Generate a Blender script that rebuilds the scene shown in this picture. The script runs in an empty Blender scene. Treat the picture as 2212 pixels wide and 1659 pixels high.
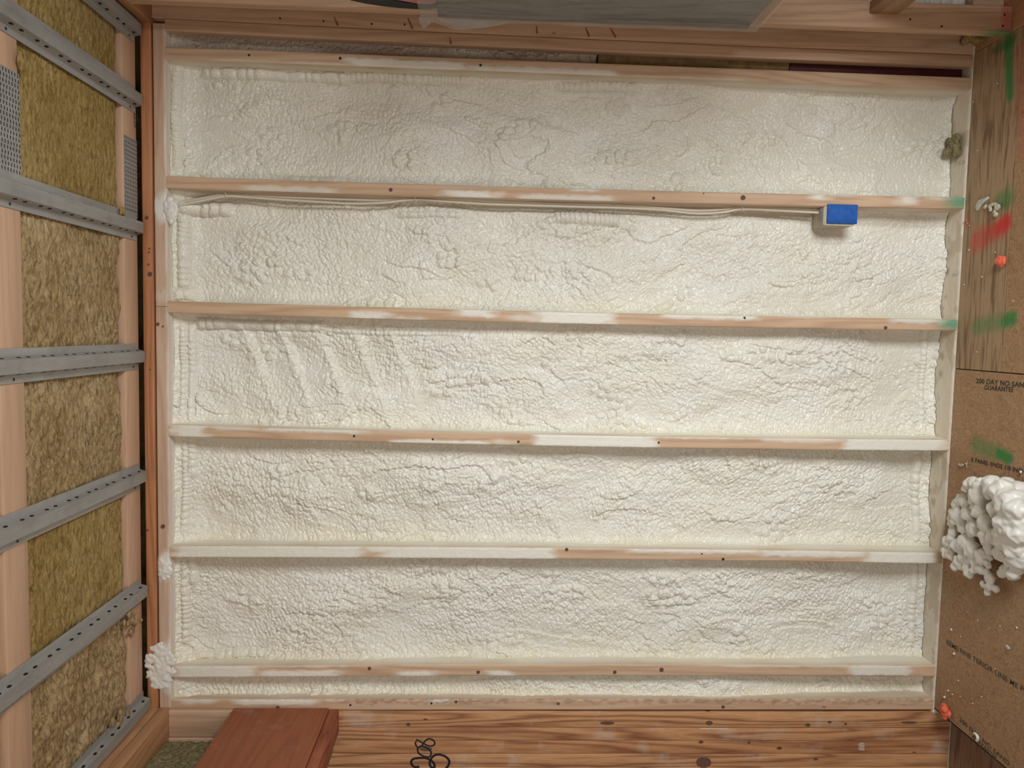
import bpy, bmesh, math, random
import numpy as np
from mathutils import Matrix, Vector

# ----------------------------------------------------------------- camera, world, light, exposure
# Working frame: a = down the wall from the underside of the top plate (towards the floor),
# b = to the right along the wall, d = away from the viewer (0 = front of the studs).
# World: X = b, Y = d, Z = H - a.  The photograph was taken with the camera turned on its side.
H = 2.6593
F, CX, CY = 1661.0, 1106.0, 829.5
CAM = np.array([1.03783, 0.0, -2.57931])
def _rot(r):
    th = np.linalg.norm(r); k = r/th
    K = np.array([[0,-k[2],k[1]],[k[2],0,-k[0]],[-k[1],k[0],0]])
    return np.eye(3)+math.sin(th)*K+(1-math.cos(th))*K@K
RC = _rot(np.array([-0.06963, -0.03853, -0.02039]))
def at(x, y, ax, val):
    """point of the plane (axis ax = val) seen at photo position x, y"""
    v = RC.T@np.array([(x-CX)/F, -(y-CY)/F, 1.0]); t = (val-CAM[ax])/v[ax]
    return CAM+t*v
def W(p): return (p[1], p[2], H-p[0])
def Wv(v): return Vector((v[1], v[2], -v[0]))

scene = bpy.context.scene
C = scene.collection
cam_d = bpy.data.cameras.new('camera'); cam = bpy.data.objects.new('camera', cam_d); C.objects.link(cam)
cam_d.sensor_width = 36.0; cam_d.lens = F*36.0/2212.0; cam_d.clip_start = 0.02
r_, u_, f_ = Wv(RC[0]), Wv(RC[1]), Wv(RC[2])
m = Matrix((( r_.x, u_.x, -f_.x, 0), (r_.y, u_.y, -f_.y, 0), (r_.z, u_.z, -f_.z, 0), (0,0,0,1)))
m.translation = Vector(W(CAM)); cam.matrix_world = m
scene.camera = cam

world = bpy.data.worlds.new('world'); scene.world = world; world.use_nodes = True
bg = world.node_tree.nodes['Background']; bg.inputs[0].default_value = (0.93, 0.97, 1.0, 1); bg.inputs[1].default_value = 0.20

def area(name, loc, target, sx, sy, power, col):
    l = bpy.data.lights.new(name, 'AREA'); l.shape = 'RECTANGLE'; l.size = sx; l.size_y = sy; l.energy = power; l.color = col
    o = bpy.data.objects.new(name, l); C.objects.link(o); o.location = loc
    o.rotation_euler = (Vector(target)-Vector(loc)).to_track_quat('-Z', 'Y').to_euler(); return o
area('window_daylight', (1.35, -2.45, 0.85), (0.2, 0.0, 1.05), .8, .9, 84, (0.89, 0.96, 1.0))
area('work_light', (-0.9, -3.2, 1.5), (-0.5, 0.0, 1.4), 1.2, 1.0, 25, (1.0, 0.90, 0.78))
scene.view_settings.view_transform = 'Standard'
scene.view_settings.look = 'None'
scene.view_settings.gamma = 1.0
scene.view_settings.use_curve_mapping = False
scene.view_settings.exposure = -0.30

# ----------------------------------------------------------------- numpy noise
def _h(ix, iy, seed):
    n = (ix.astype(np.int64)*374761393 + iy.astype(np.int64)*668265263 + seed*974634777) & 0xffffffff
    n = ((n ^ (n >> 13))*1274126177) & 0xffffffff
    n = ((n ^ (n >> 16))*2246822519) & 0xffffffff
    return ((n ^ (n >> 15)) & 0xffffff)/float(0x1000000)
def perlin(x, y, seed=0):
    x, y = np.broadcast_arrays(np.asarray(x, float), np.asarray(y, float))
    x0 = np.floor(x); y0 = np.floor(y); fx = x-x0; fy = y-y0; ix = x0.astype(np.int64); iy = y0.astype(np.int64)
    u = fx*fx*fx*(fx*(fx*6-15)+10); v = fy*fy*fy*(fy*(fy*6-15)+10)
    def g(i, j, dx, dy):
        an = _h(i, j, seed)*2*np.pi
        return np.cos(an)*dx+np.sin(an)*dy
    n00 = g(ix, iy, fx, fy); n10 = g(ix+1, iy, fx-1, fy); n01 = g(ix, iy+1, fx, fy-1); n11 = g(ix+1, iy+1, fx-1, fy-1)
    return 1.41*((n00*(1-u)+n10*u)*(1-v)+(n01*(1-u)+n11*u)*v)
def worley(x, y, seed=0):
    x, y = np.broadcast_arrays(np.asarray(x, float), np.asarray(y, float))
    x0 = np.floor(x).astype(np.int64); y0 = np.floor(y).astype(np.int64)
    f1 = np.full(x.shape, 9.0)
    for i in (-1,0,1):
        for j in (-1,0,1):
            cx = x0+i; cy = y0+j
            d = (cx+.15+.7*_h(cx, cy, seed)-x)**2+(cy+.15+.7*_h(cx, cy, seed+77)-y)**2
            f1 = np.minimum(f1, d)
    return np.sqrt(f1)
def fbm(x, y, seed=0, o=4):
    s = 0; a = 1; t = 0
    for k in range(o):
        s = s+a*perlin(x*2**k, y*2**k, seed+k*13); t += a; a *= .5
    return s/t
def sm(e0, e1, x):
    t = np.clip((x-e0)/(e1-e0), 0, 1); return t*t*(3-2*t)

# ----------------------------------------------------------------- object helpers
WL = {}
def mesh_obj(name, V, Fc, mat, parent=None, smooth=False, loc=None, attrs=None, mats=None, midx=None):
    """V in world coordinates; the object's origin goes to the base centre of its box"""
    V = np.asarray(V, float)
    if loc is None:
        lo = V.min(0); hi = V.max(0); loc = ((lo[0]+hi[0])/2, (lo[1]+hi[1])/2, lo[2])
    loc = np.array(loc); me = bpy.data.meshes.new(name)
    Vl = V-loc
    if isinstance(Fc, np.ndarray):
        n = len(Fc); k = Fc.shape[1]
        me.vertices.add(len(V)); me.vertices.foreach_set('co', Vl.astype(np.float32).ravel())
        me.loops.add(n*k); me.loops.foreach_set('vertex_index', Fc.astype(np.int32).ravel())
        me.polygons.add(n); me.polygons.foreach_set('loop_start', np.arange(0, n*k, k, dtype=np.int32))
        me.update(calc_edges=True)
    else:
        me.from_pydata([tuple(v) for v in Vl], [], [list(f) for f in Fc])
    if smooth: me.polygons.foreach_set('use_smooth', np.ones(len(me.polygons), dtype=bool))
    for mm in (mats or [mat]): me.materials.append(mm)
    if midx is not None: me.polygons.foreach_set('material_index', np.asarray(midx, dtype=np.int32))
    if attrs is not None:
        ca = me.color_attributes.new('paint', 'FLOAT_COLOR', 'POINT'); ca.data.foreach_set('color', np.asarray(attrs, np.float32).ravel())
    me.update()
    o = bpy.data.objects.new(name, me); C.objects.link(o); 
    if parent is not None:
        o.parent = parent; o.location = Vector(loc)-WL[parent.name]
    else: o.location = loc
    WL[o.name] = Vector(loc)
    return o
def tag(o, label=None, cat=None, group=None, kind=None):
    if label: o['label'] = label
    if cat: o['category'] = cat
    if group: o['group'] = group
    if kind: o['kind'] = kind
    return o
def empty(name, loc):
    o = bpy.data.objects.new(name, None); C.objects.link(o); o.location = loc; o.empty_display_size = .05; WL[o.name] = Vector(loc); return o
def gridf(nu, nv):
    i = np.arange(nu-1)[:,None]*nv+np.arange(nv-1)[None,:]
    return np.stack([i, i+1, i+nv+1, i+nv], -1).reshape(-1, 4)
AX = {'a':0, 'b':1, 'd':2}
def lumber(name, mat, a, b, d, grain='a', step=None, path=None, paint=None, parent=None, ch=.0035, pstep=None, rough=0, disp=None, seed=0):
    """A board: rounded-rectangle section swept along its grain. a, b, d = (lo, hi) ranges.
    path(t)-> offsets (da, db, dd) along it; paint(P) -> rgba per point; disp scales build-up where painted."""
    R = {'a':a, 'b':b, 'd':d}; g = AX[grain]; o1, o2 = [k for k in (0,1,2) if k != g]
    rng = [a, b, d]; L0, L1 = rng[g]
    (p0, p1), (q0, q1) = rng[o1], rng[o2]
    n = max(2, int((L1-L0)/(step or 10))+2)
    # section
    ch = min(ch, (p1-p0)*.3, (q1-q0)*.3)
    cs = [(p0+ch,q0),(p1-ch,q0),(p1-ch*.29,q0+ch*.29),(p1,q0+ch),(p1,q1-ch),(p1-ch*.29,q1-ch*.29),(p1-ch,q1),(p0+ch,q1),(p0+ch*.29,q1-ch*.29),(p0,q1-ch),(p0,q0+ch),(p0+ch*.29,q0+ch*.29)]
    pts = []
    for k in range(12):
        x0, y0 = cs[k]; x1, y1 = cs[(k+1)%12]; l = math.hypot(x1-x0, y1-y0)
        kk = max(1, int(round(l/pstep))) if pstep and l > ch*1.2 else 1
        for j in range(kk): pts.append((x0+(x1-x0)*j/kk, y0+(y1-y0)*j/kk))
    pts = np.array(pts); mN = len(pts)
    T = np.linspace(L0, L1, n)
    P = np.zeros((n, mN, 3)); P[:,:,g] = T[:,None]; P[:,:,o1] = pts[None,:,0]; P[:,:,o2] = pts[None,:,1]
    if rough:
        cp = np.array([(p0+p1)/2, (q0+q1)/2])
        dirs = pts-cp; dirs = dirs/np.linalg.norm(dirs, axis=1)[:,None]
        ang = np.arctan2(dirs[:,1], dirs[:,0])
        nz = rough*fbm(T[:,None]*9, ang[None,:]*2+seed, seed, 3)
        P[:,:,o1] += nz*dirs[None,:,0]; P[:,:,o2] += nz*dirs[None,:,1]
    col = None
    if paint is not None:
        col = paint(P.reshape(-1,3)).reshape(n, mN, 4)
        if disp:
            cp = np.array([(p0+p1)/2, (q0+q1)/2]); e = np.abs(pts-cp)/np.array([(p1-p0)/2, (q1-q0)/2])
            dr = np.where((e[:,0] > .985)[:,None], np.stack([np.sign(pts[:,0]-cp[0]), 0*pts[:,0]],1), 0)+np.where((e[:,1] > .985)[:,None], np.stack([0*pts[:,0], np.sign(pts[:,1]-cp[1])],1), 0)
            ln = np.linalg.norm(dr, axis=1)[:,None]; dr = dr/np.maximum(ln, 1)
            bump = col[:,:,3]*disp*(.55+.9*np.abs(perlin(P[:,:,g]*70, P[:,:,o1]*90+P[:,:,o2]*90, seed+3)))
            P[:,:,o1] += bump*dr[None,:,0]; P[:,:,o2] += bump*dr[None,:,1]
    if path is not None:
        t = (T-L0)/(L1-L0)
        P = P+path(T)[:,None,:]
    V = P.reshape(-1,3); V = np.stack([V[:,1], V[:,2], H-V[:,0]], 1)
    i = np.arange(n-1)[:,None]*mN; j = np.arange(mN)[None,:]
    Fq = np.stack([i+j, i+(j+1)%mN, i+mN+(j+1)%mN, i+mN+j], -1).reshape(-1,4)
    faces = [tuple(x) for x in Fq]+[tuple(range(mN))[::-1], tuple(range((n-1)*mN, n*mN))]
    at4 = col.reshape(-1,4) if col is not None else None
    o = mesh_obj(name, V, faces, mat, parent, smooth=False, attrs=at4)
    bm = bmesh.new(); bm.from_mesh(o.data); bmesh.ops.recalc_face_normals(bm, faces=bm.faces); bm.to_mesh(o.data); bm.free()
    o.data.polygons.foreach_set('use_smooth', np.ones(len(o.data.polygons), dtype=bool))
    o.data.set_sharp_from_angle(angle=math.radians(50)) if hasattr(o.data, 'set_sharp_from_angle') else None
    return o

# ----------------------------------------------------------------- materials
def s2l(c): return tuple(((x/255)/12.92 if x/255 <= .04045 else ((x/255+.055)/1.055)**2.4) for x in c)
class NT:
    def __init__(s, name):
        s.m = bpy.data.materials.new(name); s.m.use_nodes = True; s.t = s.m.node_tree; s.n = s.t.nodes
        s.b = s.n['Principled BSDF']; s.out = s.n['Material Output']
    def add(s, ty, **k):
        n = s.n.new(ty)
        for q, v in k.items():
            if q.startswith('i_'):
                key = q[2:]; key = int(key) if key.isdigit() else key
                n.inputs[key].default_value = v
            else: setattr(n, q, v)
        return n
    def l(s, a, b): s.t.links.new(a, b)
    def math(s, op, a, b=0.0, c=0.0, clamp=False):
        n = s.n.new('ShaderNodeMath'); n.operation = op; n.use_clamp = clamp
        for i, x in enumerate((a, b, c)):
            if hasattr(x, 'links'): s.l(x, n.inputs[i])
            else: n.inputs[i].default_value = x
        return n.outputs[0]
    def mix(s, fac, a, b, blend='MIX'):
        n = s.n.new('ShaderNodeMix'); n.data_type = 'RGBA'; n.blend_type = blend
        for i, x in ((0, fac), (6, a), (7, b)):
            if hasattr(x, 'links'): s.l(x, n.inputs[i])
            else: n.inputs[i].default_value = x if i == 0 else (*x, 1)[:4]
        return n.outputs[2]
    def ramp(s, fac, stops):
        n = s.n.new('ShaderNodeValToRGB'); e = n.color_ramp.elements
        while len(e) < len(stops): e.new(.5)
        for k, (p, c) in enumerate(stops): e[k].position = p; e[k].color = (*c, 1) if len(c) == 3 else c
        s.l(fac, n.inputs[0]); return n.outputs[0]
    def noise(s, vec, scale, detail=3, rough=.5, dist=0):
        n = s.add('ShaderNodeTexNoise'); n.inputs['Scale'].default_value = scale; n.inputs['Detail'].default_value = detail
        n.inputs['Roughness'].default_value = rough; n.inputs['Distortion'].default_value = dist; s.l(vec, n.inputs['Vector']); return n.outputs['Fac']
    def coords(s, scale=(1,1,1), rnd=True):
        tc = s.add('ShaderNodeTexCoord'); mp = s.add('ShaderNodeMapping'); mp.inputs['Scale'].default_value = scale
        s.l(tc.outputs['Object'], mp.inputs['Vector'])
        if rnd:
            oi = s.add('ShaderNodeObjectInfo'); sc = s.math('MULTIPLY', oi.outputs['Random'], 37.0)
            cb = s.add('ShaderNodeCombineXYZ')
            for i in range(3): s.l(sc, cb.inputs[i])
            ad = s.add('ShaderNodeVectorMath', operation='ADD'); s.l(mp.outputs[0], ad.inputs[0]); s.l(cb.outputs[0], ad.inputs[1]); return ad.outputs[0]
        return mp.outputs[0]
    def bump(s, h, strength, dist=.002, prev=None):
        n = s.add('ShaderNodeBump'); n.inputs['Strength'].default_value = strength; n.inputs['Distance'].default_value = dist
        s.l(h, n.inputs['Height'])
        if prev is not None: s.l(prev, n.inputs['Normal'])
        return n.outputs[0]
def set_in(t, key, v):
    if key in t.b.inputs: t.b.inputs[key].default_value = v

FOAM_A, FOAM_B, FOAM_C = (.80,.765,.685), (.78,.735,.63), (.77,.715,.56)
def wood(name, light, mid, dark, axis='Z', contrast=1.0, rings=1.0, painted=False, red=0, knots=True, rough=.62, scratch=0):
    t = NT(name)
    k = {'X':(.06,1,1), 'Y':(1,.06,1), 'Z':(1,1,.06)}[axis]
    v = t.coords(k)
    w = t.noise(v, 5, 2, .5)
    wv = t.math('MULTIPLY', w, 9.0*rings)
    n2 = t.noise(v, 26*rings, 3, .55)
    s_ = t.math('ADD', wv, t.math('MULTIPLY', n2, 1.1))
    fr = t.math('FRACT', t.math('MULTIPLY', s_, 2.2))
    tri = t.math('ABSOLUTE', t.math('SUBTRACT', fr, .5))        # growth rings
    ring = t.ramp(tri, [(0, (0,0,0)), (.12, (.35,.35,.35)), (.42, (1,1,1)), (.5, (.8,.8,.8))])
    fine = t.noise(v, 160, 2, .6)
    big = t.noise(v, 1.6, 1)
    c = t.mix(big, light, mid)
    rr = t.math('MULTIPLY', t.math('SUBTRACT', 1.0, ring), .55*contrast)
    c = t.mix(rr, c, dark)
    c = t.mix(t.math('MULTIPLY', t.math('SUBTRACT', fine, .5, clamp=True), .9*contrast), c, dark)
    if knots:
        kk = {'X':(.55,1,1), 'Y':(1,.55,1), 'Z':(1,1,.55)}[axis]
        kv = t.coords(kk)
        vo = t.add('ShaderNodeTexVoronoi'); vo.inputs['Scale'].default_value = 7.5; t.l(kv, vo.inputs['Vector'])
        rad = t.math('MULTIPLY', vo.outputs['Color'], .06)
        km = t.math('SUBTRACT', 1.0, t.math('DIVIDE', vo.outputs['Distance'], .055), clamp=True)
        km = t.math('MULTIPLY', km, 1.6, clamp=True)
        c = t.mix(km, c, tuple(x*.33 for x in dark))
    if scratch:
        sv = t.noise(t.coords((1,1,1)), 7, 4, .6); c = t.mix(t.math('MULTIPLY', t.math('SUBTRACT', sv, .56, clamp=True), scratch), c, (.7,.66,.6))
    bn = t.bump(t.math('ADD', fine, t.math('MULTIPLY', ring, .3)), .35, .0012)
    if painted:
        at_ = t.add('ShaderNodeVertexColor', layer_name='paint')
        ov = t.coords((1,1,1)); g = t.noise(ov, 420, 2, .6)
        mk = t.math('ADD', at_.outputs['Alpha'], t.math('MULTIPLY', t.math('SUBTRACT', g, .5), t.math('MULTIPLY', 1.3, t.math('MULTIPLY', at_.outputs['Alpha'], t.math('SUBTRACT', 1.0, at_.outputs['Alpha'])))), clamp=True)
        mk = t.math('MULTIPLY', mk, 1.0, clamp=True)
        c = t.mix(mk, c, at_.outputs['Color'])
        sp = t.noise(ov, 230, 3, .6)
        bn = t.bump(t.math('MULTIPLY', sp, mk), .55, .0025, bn)
        t.l(t.math('SUBTRACT', rough, t.math('MULTIPLY', mk, .18)), t.b.inputs['Roughness'])
    else: t.b.inputs['Roughness'].default_value = rough
    t.l(c, t.b.inputs['Base Color']); t.l(bn, t.b.inputs['Normal'])
    return t.m
PINE = (s2l((206,172,140)), s2l((192,152,118)), s2l((150,104,74)))
PINK = (s2l((214,184,152)), s2l((204,168,136)), s2l((160,116,86)))
m_stud = wood('pine_vertical', *PINK, axis='Z', painted=True, contrast=.8)
m_plate = wood('pine_along_wall', s2l((212,184,158)), s2l((202,168,140)), s2l((160,118,92)), axis='X', painted=True, contrast=.8)
m_plate_o = wood('orange_pine_along_wall', s2l((198,140,96)), s2l((180,116,74)), s2l((124,70,42)), axis='X', painted=True, contrast=.9, knots=True)
m_pine_z = wood('warm_pine_vertical', s2l((212,180,150)), s2l((200,160,128)), s2l((154,112,82)), axis='Z', contrast=.8, painted=True)
m_pine_y = wood('warm_pine_across', s2l((196,150,108)), s2l((176,126,86)), s2l((126,80,50)), axis='Y', contrast=.7)
m_joist = wood('truss_chord_pine', s2l((206,170,140)), s2l((192,154,124)), s2l((150,110,84)), axis='X', contrast=.45)
m_glulam = wood('glulam', s2l((212,160,112)), s2l((192,134,88)), s2l((122,66,36)), axis='Z', contrast=1.5, rings=1.0, scratch=1.5)
m_redply = wood('red_stained_plywood', s2l((172,100,64)), s2l((146,82,52)), s2l((92,48,30)), axis='Y', contrast=.5, knots=False, scratch=.8)
m_redpine = wood('red_stained_pine', s2l((178,100,66)), s2l((156,84,54)), s2l((92,44,28)), axis='Y', contrast=1.2, knots=False)
m_block = wood('weathered_block', s2l((176,140,104)), s2l((150,114,80)), s2l((104,74,48)), axis='Y', contrast=1.0)

def foam_mat(name, ca, cb, cc, rough=.30, bump=.55):
    t = NT(name); v = t.coords((1,1,1))
    n1 = t.noise(v, 3.2, 3, .5); n2 = t.noise(v, 9, 3, .55)
    c = t.mix(t.ramp(n1, [(.35,(0,0,0)),(.65,(1,1,1))]), ca, cb)
    c = t.mix(t.math('MULTIPLY', t.math('SUBTRACT', n2, .5, clamp=True), 1.6), c, cc)
    at_ = t.add('ShaderNodeVertexColor', layer_name='paint')      # yellow skin by the studs, dust and dirt patches
    c = t.mix(at_.outputs['Alpha'], c, at_.outputs['Color'])
    vo = t.add('ShaderNodeTexVoronoi', feature='F1'); vo.inputs['Scale'].default_value = 210
    t.l(v, vo.inputs['Vector'])
    h = t.math('SUBTRACT', t.math('MULTIPLY', t.noise(v, 330, 2, .6), .3), t.math('MULTIPLY', vo.outputs['Distance'], .9))
    bn = t.bump(h, bump*.7, .0016)
    vs = t.add('ShaderNodeVectorMath', operation='ADD'); nn = t.add('ShaderNodeTexNoise'); nn.inputs['Scale'].default_value = 40; nn.inputs['Detail'].default_value = 2; t.l(v, nn.inputs['Vector'])
    sc2 = t.add('ShaderNodeVectorMath', operation='SCALE'); sc2.inputs['Scale'].default_value = .02; t.l(nn.outputs['Color'], sc2.inputs[0]); t.l(v, vs.inputs[0]); t.l(sc2.outputs[0], vs.inputs[1])
    v2 = t.add('ShaderNodeTexVoronoi', feature='F1'); v2.inputs['Scale'].default_value = 112; t.l(vs.outputs[0], v2.inputs['Vector'])
    amp = t.ramp(t.noise(v, 5, 2, .5), [(.35,(.35,.35,.35)),(.62,(1,1,1))])
    h2 = t.math('MULTIPLY', t.math('SUBTRACT', 1.0, t.math('MULTIPLY', v2.outputs['Distance'], v2.outputs['Distance'])), amp)
    bn = t.bump(h2, min(1, bump*1.3), .0032, bn)
    t.l(c, t.b.inputs['Base Color']); t.l(bn, t.b.inputs['Normal'])
    t.b.inputs['Roughness'].default_value = rough
    set_in(t, 'Subsurface Weight', 0.0); set_in(t, 'Specular IOR Level', .5)
    return t.m
m_foam = foam_mat('spray_foam', FOAM_A, FOAM_B, FOAM_C)
m_foamw = foam_mat('white_foam', (.80,.77,.70), (.77,.73,.65), (.75,.70,.60), rough=.36, bump=.10)
m_foamd = foam_mat('dull_brown_foam', (.55,.45,.36), (.5,.41,.34), (.45,.36,.28), rough=.6)  # browner, duller foam tone for the narrow corner gap
m_cable = foam_mat('foam_dusted_cable', (.70,.64,.53), (.66,.58,.46), (.6,.52,.4), rough=.6, bump=.2)

def plain(name, col, rough=.5, metal=0, nscale=0, ncol=None, bump=0):
    t = NT(name); set_in(t, 'Base Color', (*col, 1)); t.b.inputs['Roughness'].default_value = rough; t.b.inputs['Metallic'].default_value = metal
    v = t.coords((1,1,1))
    n = t.noise(v, nscale or 20, 4, .6)
    c = t.mix(t.ramp(n, [(.35,(0,0,0)),(.7,(1,1,1))]), col, ncol or tuple(x*.8 for x in col)); t.l(c, t.b.inputs['Base Color'])
    if bump: t.l(t.bump(n, bump, .002), t.b.inputs['Normal'])
    return t.m
m_void = plain('dark_void', (.008,.008,.01), .9)  # near-black colour standing in for the darkness of gaps and hollows
m_black = plain('black_membrane', (.006,.006,.008), .45)
m_ink = plain('black_marker_ink', (.008,.008,.015), .4)
m_stamp = plain('stamp_ink', (.03,.026,.022), .7)
m_stampf = plain('faded_stamp_ink', (.085,.066,.046), .8)
m_pink = plain('pink_film', (.62,.2,.22), .4)
m_tape = plain('blue_masking_tape', s2l((16,92,178)), .62, nscale=60, ncol=s2l((10,74,150)), bump=.15)
m_tapee = plain('dusty_blue_tape', s2l((95,130,180)), .7, nscale=90, ncol=s2l((110,115,110)))
m_boxbody = plain('foam_dusted_plastic', (.52,.45,.34), .65, nscale=80, bump=.2)
m_orange = plain('orange_foam', (.85,.17,.08), .55, nscale=60, ncol=(.75,.12,.06), bump=.2)
m_membrane = plain('dark_red_membrane', s2l((92,34,30)), .5, nscale=50, ncol=s2l((66,26,26)))
m_sheath = plain('sheathing', s2l((150,124,80)), .8, nscale=30, ncol=s2l((112,90,56)))
m_nail = plain('nail_steel', (.05,.045,.04), .5, metal=.6)
m_scrap = plain('foam_scrap', (.62,.58,.48), .6, nscale=90, ncol=(.42,.34,.2), bump=.3)
m_paper = plain('paper', (.74,.72,.66), .6, nscale=60)

def steel(name, col, web=False, ribs=False):
    t = NT(name); v = t.coords((1,.12,1))
    n = t.noise(v, 30, 4, .6); n2 = t.noise(t.coords((1,1,1)), 9, 4, .65)
    c = t.mix(t.ramp(n, [(.35,(0,0,0)),(.65,(1,1,1))]), col, tuple(x*.8 for x in col))
    c = t.mix(t.math('MULTIPLY', t.math('SUBTRACT', n2, .5, clamp=True), 1.6), c, tuple(x*.45 for x in col))
    tc = t.add('ShaderNodeTexCoord'); sx = t.add('ShaderNodeSeparateXYZ'); t.l(tc.outputs['Object'], sx.inputs[0])
    if ribs:
        wv = t.math('SINE', t.math('MULTIPLY', sx.outputs[0], 2*math.pi/.0028))
        t.l(t.bump(wv, .5, .0006), t.b.inputs['Normal'])
    t.l(c, t.b.inputs['Base Color']); t.b.inputs['Metallic'].default_value = .35; t.b.inputs['Roughness'].default_value = .48
    return t.m
m_steel = steel('galvanised_steel', (.41,.40,.38)); m_steelr = steel('ribbed_galvanised_steel', (.41,.40,.38), ribs=True)
m_hole = plain('punched_hole', (.006,.006,.006), .9)

def wool_mat(name, ca, cb, cc):
    t = NT(name); v = t.coords((.55,1.6,1)); v1 = t.coords((1,1,1))
    n = t.noise(v, 60, 4, .7, .4); n1 = t.noise(v1, 4, 3, .55); n2 = t.noise(v, 190, 3, .7, .6)
    c = t.mix(t.ramp(n1, [(.35,(0,0,0)),(.65,(1,1,1))]), ca, cb)
    c = t.mix(t.ramp(n, [(.3,(1,1,1)),(.55,(0,0,0))]), c, cc)
    c = t.mix(t.math('MULTIPLY', t.math('SUBTRACT', n2, .52, clamp=True), 2.2), c, tuple(min(1,x*1.9) for x in ca))
    at_ = t.add('ShaderNodeVertexColor', layer_name='paint'); c = t.mix(at_.outputs['Alpha'], c, at_.outputs['Color'])
    b1 = t.bump(n, .9, .004); b2 = t.bump(n2, .8, .0025, b1)
    t.l(c, t.b.inputs['Base Color']); t.l(b2, t.b.inputs['Normal']); t.b.inputs['Roughness'].default_value = .95; set_in(t, 'Specular IOR Level', .1)
    return t.m
m_wooly = wool_mat('yellow_mineral_wool', s2l((172,148,98)), s2l((152,126,74)), s2l((104,80,40)))
m_woolb = wool_mat('brown_mineral_wool', s2l((178,154,116)), s2l((156,130,90)), s2l((98,74,46)))
m_woolg = wool_mat('green_grey_mineral_wool', s2l((150,140,104)), s2l((126,116,82)), s2l((76,66,42)))

def osb_mat(name, la, lb, lc, ply=False):
    t = NT(name); v = t.coords((1,1,1), False)
    if ply:
        v = t.coords((.09,1,1), False); n = t.noise(v, 60, 4, .6, .3); n2 = t.noise(t.coords((1,1,1), False), 5, 3)
        c = t.mix(n2, la, lb); c = t.mix(t.ramp(n, [(.36,(1,1,1)),(.52,(0,0,0))]), c, lc); h = n
    else:
        d1 = t.noise(v, 6, 2); vv = t.add('ShaderNodeVectorMath', operation='ADD'); t.l(v, vv.inputs[0])
        nz = t.add('ShaderNodeTexNoise'); nz.inputs['Scale'].default_value = 7; t.l(v, nz.inputs['Vector']); t.l(nz.outputs['Color'], vv.inputs[1])
        vo = t.add('ShaderNodeTexVoronoi'); vo.inputs['Scale'].default_value = 34; t.l(vv.outputs[0], vo.inputs['Vector'])
        n = t.noise(vv.outputs[0], 45, 5, .7, 1.2)
        sp = t.add('ShaderNodeSeparateColor'); t.l(vo.outputs['Color'], sp.inputs[0])
        c = t.mix(sp.outputs[0], la, lb); c = t.mix(t.ramp(n, [(.34,(1,1,1)),(.5,(0,0,0))]), c, lc); h = n
        c = t.mix(t.math('MULTIPLY', t.math('SUBTRACT', t.noise(v, 120, 4, .7), .56, clamp=True), 2.5), c, tuple(min(1, x*1.5) for x in la))
    sd = t.noise(t.coords((1,1,1), False), 3, 4, .6)
    at_ = t.add('ShaderNodeVertexColor', layer_name='paint')
    g = t.noise(t.coords((1,1,1), False), 500, 2, .6)
    mk = t.math('MULTIPLY', at_.outputs['Alpha'], t.math('ADD', .72, t.math('MULTIPLY', g, .5)), clamp=True)
    c = t.mix(mk, c, at_.outputs['Color'])
    t.l(c, t.b.inputs['Base Color']); t.l(t.bump(h, .4, .0015), t.b.inputs['Normal']); t.b.inputs['Roughness'].default_value = .75
    return t.m
m_osb = osb_mat('oriented_strand_board', s2l((180,142,104)), s2l((162,124,88)), s2l((122,88,58)))
m_ply = osb_mat('floor_plywood', s2l((178,148,114)), s2l((160,130,96)), s2l((120,92,64)), True)
m_ply2 = osb_mat('lower_deck_plywood', s2l((154,118,90)), s2l((138,104,78)), s2l((104,76,54)), True)

def film_mat():
    t = NT('clear_plastic_film'); n = t.n; tr = n.new('ShaderNodeBsdfTransparent'); mx = n.new('ShaderNodeMixShader'); mx.inputs[0].default_value = .34
    t.b.inputs['Base Color'].default_value = (.62,.6,.56,1); t.b.inputs['Roughness'].default_value = .25
    v = t.coords((1,1,1)); t.l(t.bump(t.noise(v, 14, 4, .6, 1.5), .8, .01), t.b.inputs['Normal'])
    t.l(tr.outputs[0], mx.inputs[1]); t.l(t.b.outputs[0], mx.inputs[2]); t.l(mx.outputs[0], t.out.inputs[0]); return t.m
m_film = film_mat()
m_glass = plain('dark_wrapped_glass', s2l((60,62,60)), .22, nscale=6, ncol=s2l((46,48,48)), bump=.25)

GREEN = (.012,.21,.045); RED = (.62,.02,.02)

# ----------------------------------------------------------------- setting
XR = .957        # inner plane of the right wall
XL = -1.305       # inner plane of the left wall
A_C = -.085       # underside of the ceiling joists
def box(name, mat, a, b, d, parent=None):
    V = [W((x,y,z)) for x in a for y in b for z in d]
    Fc = [(0,1,3,2),(4,6,7,5),(0,4,5,1),(2,3,7,6),(0,2,6,4),(1,5,7,3)]
    o = mesh_obj(name, V, Fc, mat, parent)
    bm = bmesh.new(); bm.from_mesh(o.data); bmesh.ops.recalc_face_normals(bm, faces=bm.faces); bm.to_mesh(o.data); bm.free(); return o
tag(box('wall_back', m_sheath, (-.40, H+.08), (-1.75, 1.5), (.14, .155)), kind='structure')
tag(box('wall_right', m_sheath, (-.40, H+.08), (XR+.14, XR+.155), (-1.16, .14)), kind='structure')
tag(box('wall_left', m_sheath, (-.40, .55), (XL-.155, XL-.14), (-4.2, -.0045)), kind='structure')
tag(box('ceiling', m_void, (A_C-.30, A_C-.285), (-1.75, 1.5), (-4.2, .14)), kind='structure')

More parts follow.
